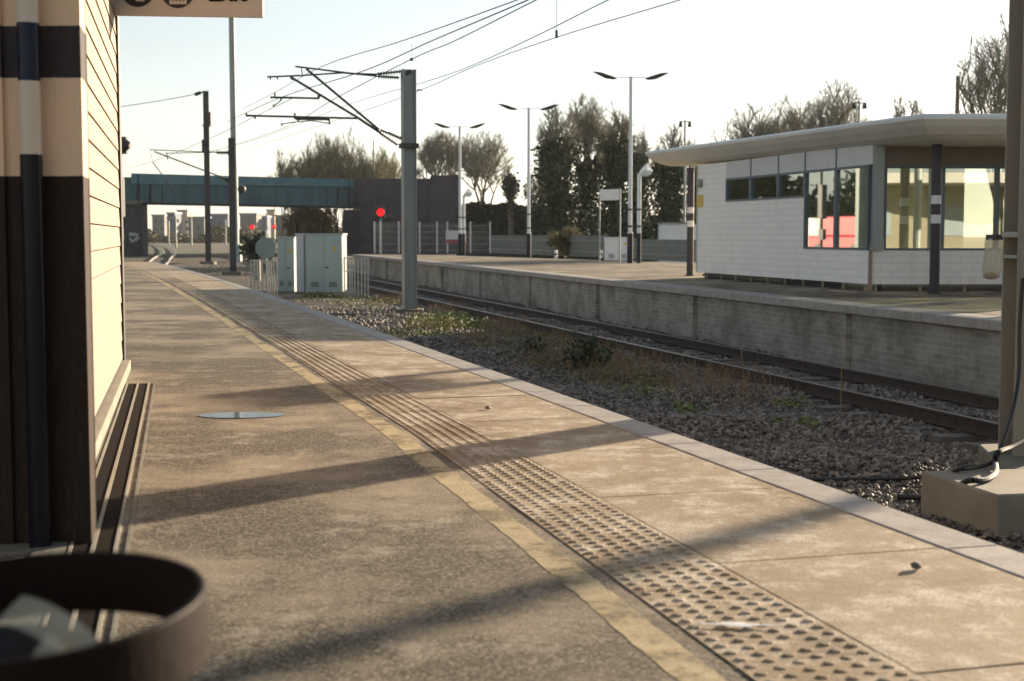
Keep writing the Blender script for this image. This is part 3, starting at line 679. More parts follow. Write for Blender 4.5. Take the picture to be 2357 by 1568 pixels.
# ------------------------------------------------------------------ opposite platform building
wc = Vector((7.5, 29.8, 0)); wl = Vector((5.1, 39.5, 0)); ad = (wl - wc).normalized(); an_ = Vector((-ad.y, ad.x, 0))   # outward of face A
bd = Vector((1, .05, 0)).normalized(); bn = Vector((bd.y, -bd.x, 0))
BLD = thing('waiting_room', (wc.x, wc.y, 0), 'low white station waiting room with a grey wing roof on the opposite platform', 'building')
def As(px):                                # distance along face A for a photograph column
    k = (px - 1178.5) / FP; s = (wc.x - k * wc.y) / (k * ad.y - ad.x); return s
def Bs(px):
    k = (px - 1178.5) / FP; return (k * wc.y - wc.x) / (bd.x - k * bd.y)
def face(o, d, nrm, s0, s1, z0, z1, t, mb, out=0.0):
    a = o + d * s0 + nrm * out; b = o + d * s1 + nrm * out; mb.prism([a, b, b - nrm * t, a - nrm * t], z0, z1)
LA = (wl - wc).length; zs, zt, zh = .87, 2.66, 3.09
mA = [As(x) for x in (1995.6, 1920, 1849, 1788, 1725, 1669)]
mb = MB()
face(wc, ad, an_, 0, LA, .16, zs, .15, mb)                           # below sills
face(wc, ad, an_, mA[2], LA, zs, 2.05, .15, mb)                       # below small windows
face(wc, ad, an_, mA[5], LA, 2.05, zh, .15, mb)
face(wc, bd, bn, .0, 7.5, .16, zs, .15, mb)
mb.build('wall', M['wallpanel'], BLD)
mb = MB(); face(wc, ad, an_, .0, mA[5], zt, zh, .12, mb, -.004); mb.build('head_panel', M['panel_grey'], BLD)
mb = MB(); face(wc, ad, an_, .1, LA - .1, 0, .16, .1, mb, -.22); face(wc, bd, bn, .2, 7.4, 0, .16, .1, mb, -.22); mb.build('plinth', M['plinth'], BLD)
mb = MB()
for i in range(9): mb.box(wc + bd * (.15 + i * .95) + bn * -.1 + Vector((0, 0, .08)), (.05, .05, .158))
for i in range(10): mb.box(wc + ad * (.4 + i * 1.0) + an_ * -.1 + Vector((0, 0, .08)), (.05, .05, .158))
mb.build('feet', M['concrete'], BLD)
MB().beam(wc + Vector((0, 0, .02)) + bn * .01 + an_ * .01, wc + Vector((0, 0, zs)) + bn * .01 + an_ * .01, .07, .07).build('corner_guard', M['timber'], BLD)
MB().beam(wc + bd * .13 + bn * .0 + Vector((0, 0, zs + .002)), wc + bd * .13 + Vector((0, 0, zh)), .24, .2).build('corner_post', M['galv'], BLD)
def window(o, d, nrm, s0, s1, z0, z1, m, t=.05):
    mb = MB()
    face(o, d, nrm, s0, s0 + t, z0, z1, .1, mb, .02); face(o, d, nrm, s1 - t, s1, z0, z1, .1, mb, .02)
    face(o, d, nrm, s0 + t, s1 - t, z0, z0 + t, .1, mb, .018); face(o, d, nrm, s0 + t, s1 - t, z1 - t, z1, .1, mb, .018)
    w_ = mb.build('window', M['frame'], BLD); m2 = MB(); face(o, d, nrm, s0 + t, s1 - t, z0 + t, z1 - t, .012, m2, -.03); m2.build('pane', m, w_); return w_
window(wc, ad, an_, mA[0], mA[1], zs, zt, M['glass']); window(wc, ad, an_, mA[1], mA[2], zs, zt, M['glass'])
for i in (2, 3, 4): window(wc, ad, an_, mA[i], mA[i + 1], 2.05, zt, M['glass'])
mb = MB()
for i in (1, 2, 3, 4): face(wc, ad, an_, mA[i] - .025, mA[i] + .025, zt + .002, zh, .05, mb, .012)
mb.build('mullion', M['frame'], BLD)
bs = [Bs(2032), Bs(2165), Bs(2290), Bs(2290) + 1.3, Bs(2290) + 2.6, 7.5]
for i in range(5): window(wc, bd, bn, bs[i], bs[i + 1], zs, 2.62, M['glass_clear'], .045)
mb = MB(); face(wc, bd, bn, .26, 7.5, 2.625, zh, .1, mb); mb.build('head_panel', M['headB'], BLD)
# interior and far walls
far = wc - an_ * 7.5 * 1.0
mb = MB(); q0 = wc + bd * 7.5; q1 = q0 + ad * LA; q2 = wl
mb.prism([wc - an_ * .2 + bd * 0 - bn * .2, q0 - bn * .2, q1, q2 - an_ * .2], .05, .12); mb.build('floor', M['concrete_dark'], BLD)
mb = MB(); face(q2, (q1 - q2).normalized(), Vector((0, 1, 0)), 0, (q1 - q2).length, .16, zh, .1, mb)
face(wc + ad * 4.2 - an_ * .2, bd, Vector((0, -1, 0)), 0, 3.2, .12, zh, .1, mb); mb.build('partition', M['roomwall'], BLD)
# roof: outer ring, lip, slanting underside, flat soffit
Ro = [Vector((7.68, 27.0, 3.47)), Vector((3.9, 42.3, 3.64)), Vector((12.6, 43.0, 3.64)), Vector((17.2, 27.5, 3.47))]
def inset(P, d):
    n = len(P); out = []; c = sum(P, Vector()) / n
    for i in range(n):
        a, b, c_ = P[i - 1], P[i], P[(i + 1) % n]; e1 = (b - a); e2 = (c_ - b); e1.z = e2.z = 0; e1.normalize(); e2.normalize()
        n1 = Vector((-e1.y, e1.x, 0)); n2 = Vector((-e2.y, e2.x, 0))
        if n1.dot(c - b) < 0: n1, n2 = -n1, -n2
        k = d / max(.3, 1 + n1.dot(n2)); out.append(b + (n1 + n2) * k)
    return out
def rounded(P, r, n=5):
    out = []
    for i in range(len(P)):
        a, b, c_ = P[i - 1], P[i], P[(i + 1) % len(P)]; u = b + (a - b).normalized() * r; v = b + (c_ - b).normalized() * r
        for k in range(n + 1): t_ = k / n; out.append(u * (1 - t_)**2 + b * 2 * t_ * (1 - t_) + v * t_ * t_)
    return out
rings = []
for d, dz in ((.35, .03), (.04, 0.0), (0, -.04), (.01, -.10), (.12, -.22), (.30, -.36), (.52, -.45), (.85, -.47)):
    rings.append([Vector((p.x, p.y, q.z + dz)) for p, q in zip(rounded(inset(Ro, d), .10), rounded(Ro, .10))])
n = len(rings[0])
mb = MB()
def ringfaces(mb, rs_, capa, capb):
    vs = [v for r_ in rs_ for v in r_]; fs = [(k * n + i, k * n + (i + 1) % n, (k + 1) * n + (i + 1) % n, (k + 1) * n + i) for k in range(len(rs_) - 1) for i in range(n)]
    if capa: fs.append(tuple(range(n)))
    if capb: fs.append(tuple(range((len(rs_) - 1) * n, len(rs_) * n)))
    mb.add(vs, fs)
ringfaces(mb, rings[:4], True, False); roof = mb.build('roof', M['rooftop'], BLD, smooth=False)
mb = MB(); ringfaces(mb, rings[3:], False, True); mb.build('soffit', M['soffit'], roof, smooth=False)
MB().lathe(wc + ad * (LA - .35) + an_ * .06 + Vector((0, 0, 2.6)), [(.10, -.06), (.13, 0), (.08, .06)], 12, an_).build('bulkhead_lamp', M['galv'], BLD)
mb = MB(); face(wc, ad, an_, LA - .5, LA - .06, 1.95, 2.28, .01, mb, .016); mb.build('yellow_notice', M['yellow'], BLD)
cp = D(1659, 388, 38.2); MB().lathe(cp, [(.05, -.14), (.11, -.08), (.10, .0), (.05, .02)], 12).build('dome_camera', M['rooftop'], BLD)
def pcol(px, Y, lab):
    X = (px - 1178.5) / FP * (Y * math.cos(PIT) + 1.2 * math.sin(PIT)); r = thing('canopy_column', (X, Y, 0), lab, 'column', 'purple canopy columns')
    m_ = zbands('banded purple column %d' % px, [(0, (.045, .042, .052)), (1.42, (.62, .64, .66)), (1.60, (.045, .04, .05)), (1.80, (.62, .64, .66)), (1.99, (.055, .048, .065))], .4, var=0)
    MB().tube((X, Y, 0), (X, Y, 3.12), .10, .10, 20).build('shaft', m_, r, smooth=False); MB().lathe((X, Y, 0), [(.14, 0), (.14, .03), (.105, .04)], 20).build('base_plate', M['black'], r)
    return r
pcol(2150, 28.9, 'dark purple column with white bands in front of the waiting room glazing')
pcol(1588, 41.4, 'dark purple column with white bands at the far left end of the waiting room')
pcol(2440, 28.9, 'dark purple column of the waiting room canopy hidden past the right edge mast')
# litter bag hoop on the opposite platform
p = D(2289, 660, 26.2); r = thing('litter_hoop', (p.x, 26.2, 0), 'dark ring holding a hanging clear plastic bag on the opposite platform', 'litter hoop')
hc = Vector((p.x, 26.2, D(2289, 540, 26.2).z)); hoop_band(hc, .175, .10, .01, 0, 0, 40).build('hoop', M['black'], r)
mb = MB(); n2 = 30; vs = []
for k, (rr, z, ox) in enumerate(((.165, -.02, 0), (.17, -.15, -.01), (.15, -.4, -.04), (.17, -.65, -.07), (.13, -.80, -.07), (.02, -.83, -.07))):
    for i in range(n2):
        t_ = 2 * math.pi * i / n2; q = rr * (1 + (.10 * math.sin(5 * t_ + k) if k else 0)); vs.append((hc.x + ox + q * math.cos(t_), hc.y + q * math.sin(t_), hc.z + z))
mb.add(vs, [(k * n2 + i, k * n2 + (i + 1) % n2, (k + 1) * n2 + (i + 1) % n2, (k + 1) * n2 + i) for k in range(5) for i in range(n2)]).build('bag', M['bag'], r, smooth=True)
MB().lathe(hc + Vector((-.07, 0, -.80)), [(.04, -.02), (.12, .02), (.10, .08), (.03, .12)], 12).build('litter', M['straw'], r)
MB().tube((hc.x + .2, hc.y, 0), (hc.x + .2, hc.y, hc.z), .025, .025, 10).build('post', M['black'], r)

# ------------------------------------------------------------------ platform lamps and signs opposite
LB = zbands('banded lamp post', [(0, (.030, .030, .038)), (1.25, (.60, .66, .68)), (1.50, (.03, .035, .05)), (1.58, (.60, .66, .68)), (2.2, (.03, .035, .05)), (2.27, (.60, .66, .68))], .45, var=0)
def lamppost():
    r = thing('platform_lamp', (0, 0, 0), '', 'lamp post', 'twin headed platform lamps')
    MB().tube((0, 0, 0), (0, 0, 1.3), .125, .125, 14).tube((0, 0, 1.3), (0, 0, 7.75), .09, .075, 12).build('post', LB, r)
    for s in (-1, 1):
        arm = MB().tube((0, 0, 7.72), (s * .62, 0, 7.72), .02, .02, 6).build('arm', M['rooftop'], r)
        mb = MB(); prof = [(.30, .03, 7.66), (.45, .10, 7.68), (.75, .15, 7.75), (1.0, .12, 7.84), (1.30, .02, 7.92)]; vs = []
        for x_, w_, z_ in prof:
            vs += [(s * (x_ + .3), -w_, z_), (s * (x_ + .3), 0, z_ - .10 * w_ / .15), (s * (x_ + .3), w_, z_), (s * (x_ + .3), 0, z_ + .09 * w_ / .15 + .01)]
        mb.add(vs, [(k * 4 + i, k * 4 + (i + 1) % 4, (k + 1) * 4 + (i + 1) % 4, (k + 1) * 4 + i) for k in range(4) for i in range(4)] + [(0, 1, 2, 3), (16, 17, 18, 19)]).build('lamp_head', M['galv_dark'], r, smooth=True)
    return r
lp = lamppost(); first = True
for X, Y, rz, lab in ((4.95, 59.8, .12, 'nearest and tallest looking white twin headed lamp, left of the waiting room roof'), (.87, 74.4, .1, 'white twin headed lamp in the middle, in front of the ivy clad trees'), (-3.17, 87.0, .1, 'farthest white twin headed lamp, just right of the grey mast'),
                      ):
    o = lp if first else copy_tree(lp); first = False
    o.location = (X, Y, 0 if Y < 86 else 0); o.rotation_euler.z = rz; o['label'] = lab
for o in list(C.objects):
    if o.name.startswith('platform_lamp') and o.location.x > 10: o.scale = (1, 1, 1)
# camera poles beside lamps
def campole(px, Y, h, lab):
    X = (px - 1178.5) / FP * Y; r = thing('camera_pole', (X, Y, 0), lab, 'camera pole', 'short poles with cameras')
    MB().tube((0 + X, Y, 0), (X, Y, h), .09, .08, 12).build('post', LB, r)
    mb = MB(); mb.box((X + .25, Y, h + .02), (.45, .2, .16), R(15)); mb.lathe((X + .3, Y, h + .1), [(.28, 0), (.02, .3)], 4); mb.tube((X, Y, h - .1), (X + .4, Y, h - .1), .03, .03, 6); mb.build('camera', M['rooftop'], r); return r
campole(1470, 59.8, 3.75, 'short white pole with a hooded camera beside the nearest twin lamp')
campole(1068, 87, 3.6, 'short white pole with a camera beside the farthest twin lamp')
# station name board frame
a, b_ = Vector((3.975, 64.7, 0)), Vector((4.53, 59.9, 0)); a = Vector((3.72, 60.6, 0))
r = thing('name_board', ((a + b_) / 2), 'tall narrow framed board with a white panel at the top on the opposite platform', 'sign board')
LP2 = M['galv']
for q in (a, b_): MB().tube(q, q + Vector((0, 0, 3.1)), .035, .035, 8).build('leg', LP2, r)
MB().beam(a + Vector((0, 0, 2.87)), b_ + Vector((0, 0, 2.87)), .04, .46).build('panel', M['white_paint'], r)
# white cabinets behind the platform
def cabinet(px0, px1, py0, py1, Y, m, lab, grp=None, z0=None, door=True, yaw=0.0, dp=.6, name='equipment_cabinet', lp_=None):
    A = D(px0, py0, Y); B = D(px1, py1, Y); zb = B.z if z0 is None else z0; wd = B.x - A.x; h = A.z - zb
    r = thing(name, ((A.x + B.x) / 2, Y + dp / 2, zb), lab, 'cabinet', grp); cx = (A.x + B.x) / 2
    MB().box((cx, Y + dp / 2, zb + h / 2), (wd, dp, h), yaw).build('body', m, r, bevel=.01)
    MB().box((cx, Y + dp / 2, zb + h + .03), (wd + .08, dp + .08, .06), yaw).build('lid', m, r)
    if door:
        for s in (-1, 1):
            d_ = MB().box((cx + s * wd / 4, Y - .012, zb + h / 2), (wd / 2 - .03, .02, h - .12)).build('door', m, r)
            mv = MB()
            for q in range(6): mv.box((cx + s * wd / 4, Y - .028, zb + h * .12 + q * .035), (wd * .22, .012, .014))
            mv.build('vent', M['galv_dark'], d_)
            if s > 0: MB().box((cx + .06 + .05, Y - .04, zb + h * .45), (.10, .03, .05)).build('handle', M['black'], d_)
            if s > 0: MB().prism([(cx + wd * .3 - .05, Y - .03), (cx + wd * .3 + .05, Y - .03), (cx + wd * .3 + .05, Y - .024), (cx + wd * .3 - .05, Y - .024)], zb + h * .72, zb + h * .81).build('warning_label', M['yellow'], d_)
    return r
cabinet(703, 788, 541, 668, 57, M['cab'], 'large grey steel cabinet with double doors, the biggest of the trackside cabinets', 'trackside cabinets', ZG - .05, dp=1.6)
cabinet(638, 678, 548, 664, 58.5, M['cab'], 'narrower grey cabinet behind and left of the biggest trackside cabinet', 'trackside cabinets', ZG - .05, dp=1.2)
cabinet(681, 700, 541, 664, 57.6, M['panel_grey'], 'slim pale cabinet squeezed between the two grey trackside cabinets', 'trackside cabinets', ZG - .05, door=False, dp=1.0)
cabinet(1393, 1450, 549, 600, 66, M['panel'], 'white cabinet behind the narrow framed board on the opposite platform', None, 0, dp=.6)
# octagonal sign seen from behind
c = D(612, 571, 60); r = thing('octagonal_sign', (c.x, 60, ZG), 'grey back of an octagonal sign on a thin post left of the cabinets', 'sign')
MB().tube((c.x, 60.05, ZG), (c.x, 60.05, c.z + .75), .03, .03, 8).build('post', M['galv'], r)
mb = MB(); mb.lathe(c, [(.47, 0), (.47, .02)], 8, Vector((0, -1, 0))); Rm = Matrix.Rotation(R(22.5), 3, 'Y'); mb.v = [tuple(Vector(c) + Rm @ (Vector(v) - Vector(c))) for v in mb.v]; mb.build('panel', M['octo'], r)
# guard railings around the cabinets
def railing(pxs, Y0, Y1, pyt, lab):
    pts = [D(x, 600, Y0 + (Y1 - Y0) * i / (len(pxs) - 1)) for i, x in enumerate(pxs)]; zt = D(0, pyt, Y0).z
    r = thing('guard_railing', (pts[0].x, pts[0].y, ZG), lab, 'railing', 'white guard railings')
    for q in pts: MB().tube((q.x, q.y, ZG - .1), (q.x, q.y, zt), .028, .028, 6).build('post', M['guard'], r)
    for z in (zt - .03, zt - .55): MB().path([Vector((q.x, q.y, z)) for q in pts], .018, 6).build('rail', M['guard'], r)
railing([577, 585, 593, 603, 614, 619, 624, 630, 637], 55, 53, 598, 'white tubular railing left of the trackside cabinets')
railing([793, 799, 805, 810, 816, 824, 832, 840, 847], 56, 54, 592, 'white tubular railing right of the biggest trackside cabinet')
# low concrete post
p = D(591, 590, 72); tag(MB().box((p.x, 72, ZG + .5), (.34, .3, 1.1)).build('concrete_post', M['concrete'], bevel=.02), 'short pinkish concrete post beside the base of the tall grey pole', 'post')
# small marker posts at the back of the opposite platform
for px, lab in ((1279, 'small white marker post behind the middle twin lamp'), (1383, 'small white marker post beside the bare brown bush'), (1517, 'small white marker post near the nearest twin lamp'), (1672, 'small white marker post hidden behind the waiting room')):
    Y = 72; X = (px - 1178.5) / FP * Y
    if px > 1600: continue
    q = thing('marker_post', (X, Y, 0), lab, 'marker post', 'small white marker posts')
    MB().lathe((X, Y, 0), [(.07, 0), (.09, .1), (.09, .35), (.05, .42)], 10).build('body', M['white_paint'], q); MB().lathe((X, Y, .16), [(.093, 0), (.093, .08)], 10).build('band', M['black'], q)
# fences behind the opposite platform
def mesh_fence(pts, z0, z1, lab, posts, m, pm, nm='mesh_fence', pitch=.11, bar=.02):
    r = thing(nm, (pts[0].x, pts[0].y, z0), lab, 'fence'); Lt = 0
    for a, b in zip(pts[:-1], pts[1:]):
        L_ = (b - a).length; d = (b - a) / L_; mb = MB(); k = int(L_ / pitch)
        for i in range(k + 1): q = a + d * (L_ * i / k); mb.beam((q.x, q.y, z0), (q.x, q.y, z1), bar, bar * .5)
        for i in range(5): z = z0 + (z1 - z0) * (i + .5) / 5; mb.beam((a.x, a.y, z), (b.x, b.y, z), bar * .7, bar)
        mb.build('panel', m, r)
        q = a; MB().beam((q.x, q.y, z0), (q.x, q.y, z1 + .08), .09, .09).build('post', pm, r)
    q = pts[-1]; MB().beam((q.x, q.y, z0), (q.x, q.y, z1 + .08), .09, .09).build('post', pm, r)
    return r
F0 = [D(x, 560, 92 if i else 92) for i, x in enumerate((862, 875, 918, 966, 1006, 1030, 1083, 1128))]
mf = mesh_fence([Vector((p.x, p.y, 0)) for p in F0], 0.0, D(0, 513, 92).z, 'grey weld mesh compound fence at the far end of the opposite platform', None, M['fencegrey'], M['panel_grey'], pitch=.13, bar=.045)
q = D(1053, 556, 91.8); MB().box((q.x - .1, 91.9, q.z + .3), (1.3, .04, .8)).build('notice_board', M['panel_grey'], mf); MB().box((q.x - .1, 91.86, q.z + .0), (1.25, .03, .25)).build('notice_stripe', M['dullred'], mf)
def palisade(pa, pb, z0, z1, lab, pitch=.17):
    r = thing('palisade_fence', (pa.x, pa.y, z0), lab, 'fence', 'pale palisade fences'); L_ = (pb - pa).length; d = (pb - pa) / L_; k = int(L_ / pitch); mb = MB()
    for i in range(k + 1):
        q = pa + d * (L_ * i / k); mb.box((q.x, q.y, (z0 + z1) / 2), (.085, .03, z1 - z0 + .12 * ((i * 7) % 3 - 1) * .2), math.atan2(d.y, d.x))
    mb.build('pales', M['fencegrey'], r); m2 = MB()
    for z in (z0 + .3, z1 - .3): m2.beam((pa.x, pa.y + .03, z), (pb.x, pb.y + .03, z), .05, .05)
    m2.build('rails', M['galv'], r); return r
a = D(1130, 560, 100); b_ = D(1400, 560, 80); palisade(Vector((a.x, 100, 0)), Vector((b_.x, 80, 0)), -.1, 1.15, 'pale palisade fence behind the middle twin lamp')
a = b_; b_ = D(1615, 560, 66); palisade(Vector((a.x, 80, 0)), Vector((b_.x, 66, 0)), -.1, .95, 'pale palisade fence beside the left end of the waiting room')
# white site cabins beyond
def cabin(px0, px1, py0, Y, lab, m):
    A = D(px0, py0, Y); B = D(px1, py0, Y); r = thing('site_cabin', ((A.x + B.x) / 2, Y, -1), lab, 'cabin', 'site cabins'); cx = (A.x + B.x) / 2; wd = B.x - A.x
    MB().box((cx, Y + 1.5, (A.z - 1) / 2 - .0), (wd, 3, A.z + 1)).build('body', m, r); MB().box((cx, Y + 1.5, A.z + .05), (wd + .2, 3.2, .12)).build('roof', M['galv'], r)
    MB().box((cx + wd * .3, Y - .02, A.z - 1.2), (.8, .05, 1.9)).build('door', M['black'], r)
cabin(1525, 1640, 516, 105, 'white cabin beyond the fence beside the waiting room', M['panel'])
cabin(1436, 1462, 553, 105, 'small dull grey cabin under the trees behind the twin lamp', M['cab'])

# ------------------------------------------------------------------ bridge and walls
br = thing('railway_bridge', D(560, 560, 170), 'long teal plate girder bridge over the tracks with dark brick piers', 'bridge')
def BP(x, y, dy=0): Y = 160 + (x - 300) / 512 * 20 + dy; return D(x, y, Y)
tl, tr, bl, brr = BP(300, 398), BP(812, 414), BP(300, 470), BP(812, 480)
def slab4(mb, p, dy):  # p: four front points (clockwise), given depth
    b = [q + Vector((0, dy, 0)) for q in p]; mb.add(list(p) + b, [(0, 1, 2, 3), (7, 6, 5, 4), (0, 4, 5, 1), (1, 5, 6, 2), (2, 6, 7, 3), (3, 7, 4, 0)])
mb = MB(); slab4(mb, [BP(300, 416), BP(812, 424), BP(812, 480), BP(325, 471)], .5); slab4(mb, [BP(284, 408), BP(330, 408), BP(330, 470), BP(284, 470)], .6); mb.build('girder', M['teal'], br)
mb = MB(); slab4(mb, [BP(302, 398, -.25), BP(480, 403, -.25), BP(812, 413, -.25), BP(812, 432, -.25), BP(302, 424, -.25)][:0] or [BP(302, 399, -.25), BP(812, 413, -.25), BP(812, 431, -.25), BP(302, 423, -.25)], .9); mb.build('parapet', M['teal_light'], br)
mb = MB(); x = 318
while x < 812:
    mb.beam(BP(x, 424 + (x - 300) * .016, -.1), BP(x, 470.5 + (x - 300) * .018, -.1), .24, .3); mb.beam(BP(x, 399 + (x - 300) * .027, -.32), BP(x, 423 + (x - 300) * .016, -.32), .12, .1); x += 27
slab4(mb, [BP(325, 466, -.2), BP(812, 475, -.2), BP(812, 480.5, -.2), BP(325, 471.5, -.2)], .2); mb.build('stiffeners', M['stiff'], br)
mb = MB(); slab4(mb, [BP(325, 440, .6), BP(812, 448, .6), BP(812, 452, .6), BP(325, 444, .6)], 9); mb.build('deck', M['concrete_dark'], br)
mb = MB(); slab4(mb, [BP(250, 466), BP(326, 466), BP(328, 592), BP(250, 592)], 2.5); mb.build('pier', M['brick_dark'], br); mb = MB(); slab4(mb, [BP(790, 483), BP(866, 483), BP(866, 600), BP(790, 600)], 10); mb.build('pier', M['brick_dark'], br)
mb = MB(); slab4(mb, [BP(282, 462, -.2), BP(332, 462, -.2), BP(332, 470, -.2), BP(282, 470, -.2)], 3); mb.build('bearing_stone', M['concrete_dark'], br); mb = MB(); slab4(mb, [BP(812, 479, -.2), BP(858, 480, -.2), BP(858, 487, -.2), BP(812, 486, -.2)], 3); mb.build('bearing_stone', M['concrete_dark'], br)
gf = MB(); random.seed(5)
for i in range(14): c = BP(random.uniform(298, 318), random.uniform(536, 556), -.06); gf.box(c, (random.uniform(.15, .7), .03, random.uniform(.1, .35)))
gf.build('graffiti', M['panel_grey'], br)
rw = thing('approach_wall', D(930, 560, 182), 'dark brick approach wall running right from the teal bridge', 'wall')
mb = MB(); slab4(mb, [D(812, 412, 181), D(1000, 411, 176), D(1000, 600, 176), D(812, 600, 181)], 6); mb.build('wall', M['brick_dark'], rw)
mb = MB(); slab4(mb, [D(990, 406, 175), D(1056, 406, 174), D(1056, 600, 174), D(990, 600, 175)], 6); mb.build('end_pier', M['brick_dark'], rw)
mb = MB(); slab4(mb, [D(992, 404, 174.6), D(1058, 403, 173.6), D(1058, 409, 173.6), D(992, 409, 174.6)], 6.4); slab4(mb, [D(820, 496, 180.6), D(1056, 500, 173.6), D(1056, 506, 173.6), D(820, 502, 180.6)], .4); mb.build('coping', M['brick_dark'], rw)

# ------------------------------------------------------------------ leaves and trees
def leaf_cards(name, centres, size, m, parent=None, seed=1, flat=.0):
    r_ = np.random.RandomState(seed); P = np.asarray(centres); n = len(P)
    a = r_.normal(size=(n, 3)); a /= np.linalg.norm(a, axis=1)[:, None]; b = r_.normal(size=(n, 3)); b -= (b * a).sum(1)[:, None] * a; b /= np.linalg.norm(b, axis=1)[:, None]
    s = size * r_.uniform(.5, 1.3, (n, 1)); V = np.stack([P - a * s, P + b * s * .6, P + a * s, P - b * s * .6], 1)
    return npmesh(name, V.reshape(-1, 3), np.arange(4 * n).reshape(n, 4), m, parent)
def bushpts(c, rad, n, seed, shell=.5):
    r_ = np.random.RandomState(seed); d = r_.normal(size=(n, 3)); d /= np.linalg.norm(d, axis=1)[:, None]; u = r_.uniform(shell, 1, (n, 1)) ** .6
    lump = 1 + .22 * np.sin(d[:, 0:1] * 7 + seed) * np.cos(d[:, 2:3] * 6 + seed * 2) + .15 * np.sin(d[:, 1:2] * 9)
    return np.array(c) + d * u * lump * np.array(rad)
def tubes_np(segs):     # segs: list of (p, q, r0, r1); three sided
    A = np.array([s[0] for s in segs]); B = np.array([s[1] for s in segs]); r0 = np.array([s[2] for s in segs])[:, None]; r1 = np.array([s[3] for s in segs])[:, None]
    d = B - A; d /= np.linalg.norm(d, axis=1)[:, None] + 1e-9; ref = np.where(np.abs(d[:, 2:3]) < .9, np.array([[0, 0, 1.]]), np.array([[1., 0, 0]]))
    a = np.cross(d, ref); a /= np.linalg.norm(a, axis=1)[:, None]; b = np.cross(d, a); V = []
    for P, r_ in ((A, r0), (B, r1)):
        for k in range(3): t_ = 2 * math.pi * k / 3; V.append(P + (a * math.cos(t_) + b * math.sin(t_)) * r_)
    V = np.stack(V, 1); n = len(segs); f = np.array([(0, 1, 4, 3), (1, 2, 5, 4), (2, 0, 3, 5)]); F = (f[None] + (np.arange(n) * 6)[:, None, None]).reshape(-1, 4)
    return V.reshape(-1, 3), F
def bare_tree(px, pyt, Y, wpx, lab, seed, zb=-1.0, trunk=.25, levels=6, m=None, ivy=0, ivyh=.6, up=.35, nb=3, group='bare trees behind the station', name='bare_tree', tw=.018, cat='tree', stems=1, ivyw=.9, spray=1):
    rd = random.Random(seed); b = D(px, 560, Y); zt = D(px, pyt, Y).z; Ht = zt - zb; rad = wpx / 2 * Y / FP
    big, small = [], []
    for s_i in range(stems):
        ox = (s_i - (stems - 1) / 2) * rad * 1.3 / max(1, stems) if stems > 1 else 0
        b0 = Vector((b.x + ox, Y + rd.uniform(-1, 1) * (stems > 1), zb)); H_ = Ht * (rd.uniform(.72, 1) if stems > 1 else 1)
        t0 = b0 + Vector((rd.uniform(-.3, .3), rd.uniform(-.3, .3), H_ * trunk)); r0 = .022 * H_ * (1 if stems == 1 else .5)
        big.append((b0, t0, r0 * 1.2, r0)); cr = H_ * (1 - trunk); rr = rad / (1 if stems == 1 else stems * .55)
        C0 = t0 + Vector((0, 0, cr * .42))
        def grow(p, d, L_, r_, lev):
            q = p
            for k in range(2):
                d = (d + Vector((rd.uniform(-.22, .22), rd.uniform(-.22, .22), rd.uniform(-.1, .2)))).normalized(); q2 = q + d * L_ / 2
                (big if lev < 3 else small).append((q, q2, r_ * (1 - .2 * k), r_ * (.8 - .2 * k))); q = q2
                if lev >= 2 and k == 0 and lev < levels:
                    e = (d + Vector((rd.uniform(-1, 1), rd.uniform(-1, 1), rd.uniform(-.3, .7)))).normalized(); grow(q, e, L_ * .55, max(tw * .7, r_ * .5), lev + 1)
            if lev >= levels: return
            for k in range(nb if lev < 3 else 2 + (rd.random() < .5)):
                e = Vector((rd.gauss(0, 1), rd.gauss(0, 1), rd.gauss(0, .6))).normalized(); e = (d * .9 + e * .75 + Vector((0, 0, up * .5))).normalized()
                L2 = L_ * rd.uniform(.62, .82)
                o = (q + e * L2) - C0; k_ = math.sqrt((o.x / rr)**2 + (o.y / rr)**2 + (o.z / (cr * .60))**2)
                if k_ > 1: L2 *= max(.35, 1.4 - k_ * .7)
                grow(q, e, L2, max(tw, r_ * .62), lev + 1)
        nl = 5 if stems == 1 else 4
        for k in range(nl):
            t_ = 2 * math.pi * k / nl + rd.uniform(-.3, .3); sp = rr / cr * 1.1
            grow(t0 - Vector((0, 0, rd.uniform(0, .1) * H_)), Vector((math.cos(t_) * sp, math.sin(t_) * sp, 1)).normalized(), cr * .34, r0 * .6, 1)
        grow(t0, Vector((rd.uniform(-.1, .1), 0, 1)).normalized(), cr * .36, r0 * .75, 1)
    zm = np.percentile([s_[1].z for s_ in small], 99.7) - zb; xm = np.percentile([abs(s_[1].x - b.x) for s_ in small], 98.5); kz = Ht / zm; kx = rad / xm
    def fit(v): return Vector((b.x + (v.x - b.x) * kx, Y + (v.y - Y) * kx, zb + (v.z - zb) * kz))
    big = [(fit(a), fit(c), d, e) for a, c, d, e in big]; small = [(fit(a), fit(c), d, e) for a, c, d, e in small]
    # spray of fine twigs at the branch ends
    ext = []
    for a, c, d, e in small:
        for k in range(spray if stems > 1 or rd.random() < .45 else 0):
            q = a.lerp(c, rd.random()); dd = ((c - a).normalized() + Vector((rd.gauss(0, .5), rd.gauss(0, .5), rd.gauss(.15, .4)))).normalized(); ext.append((q, q + dd * rd.uniform(.4, 1.1) * (Ht / 14), tw * .5, tw * .25))
    small += ext
    r = thing(name, (b.x, Y, zb), lab, cat, group)
    V, F = tubes_np([(tuple(a), tuple(c), d, e) for a, c, d, e in big]); npmesh('trunk', V, F, M['bark'], r)
    V, F = tubes_np([(tuple(a), tuple(c), d, e) for a, c, d, e in small]); npmesh('crown', V, F, m or M['twig'], r)
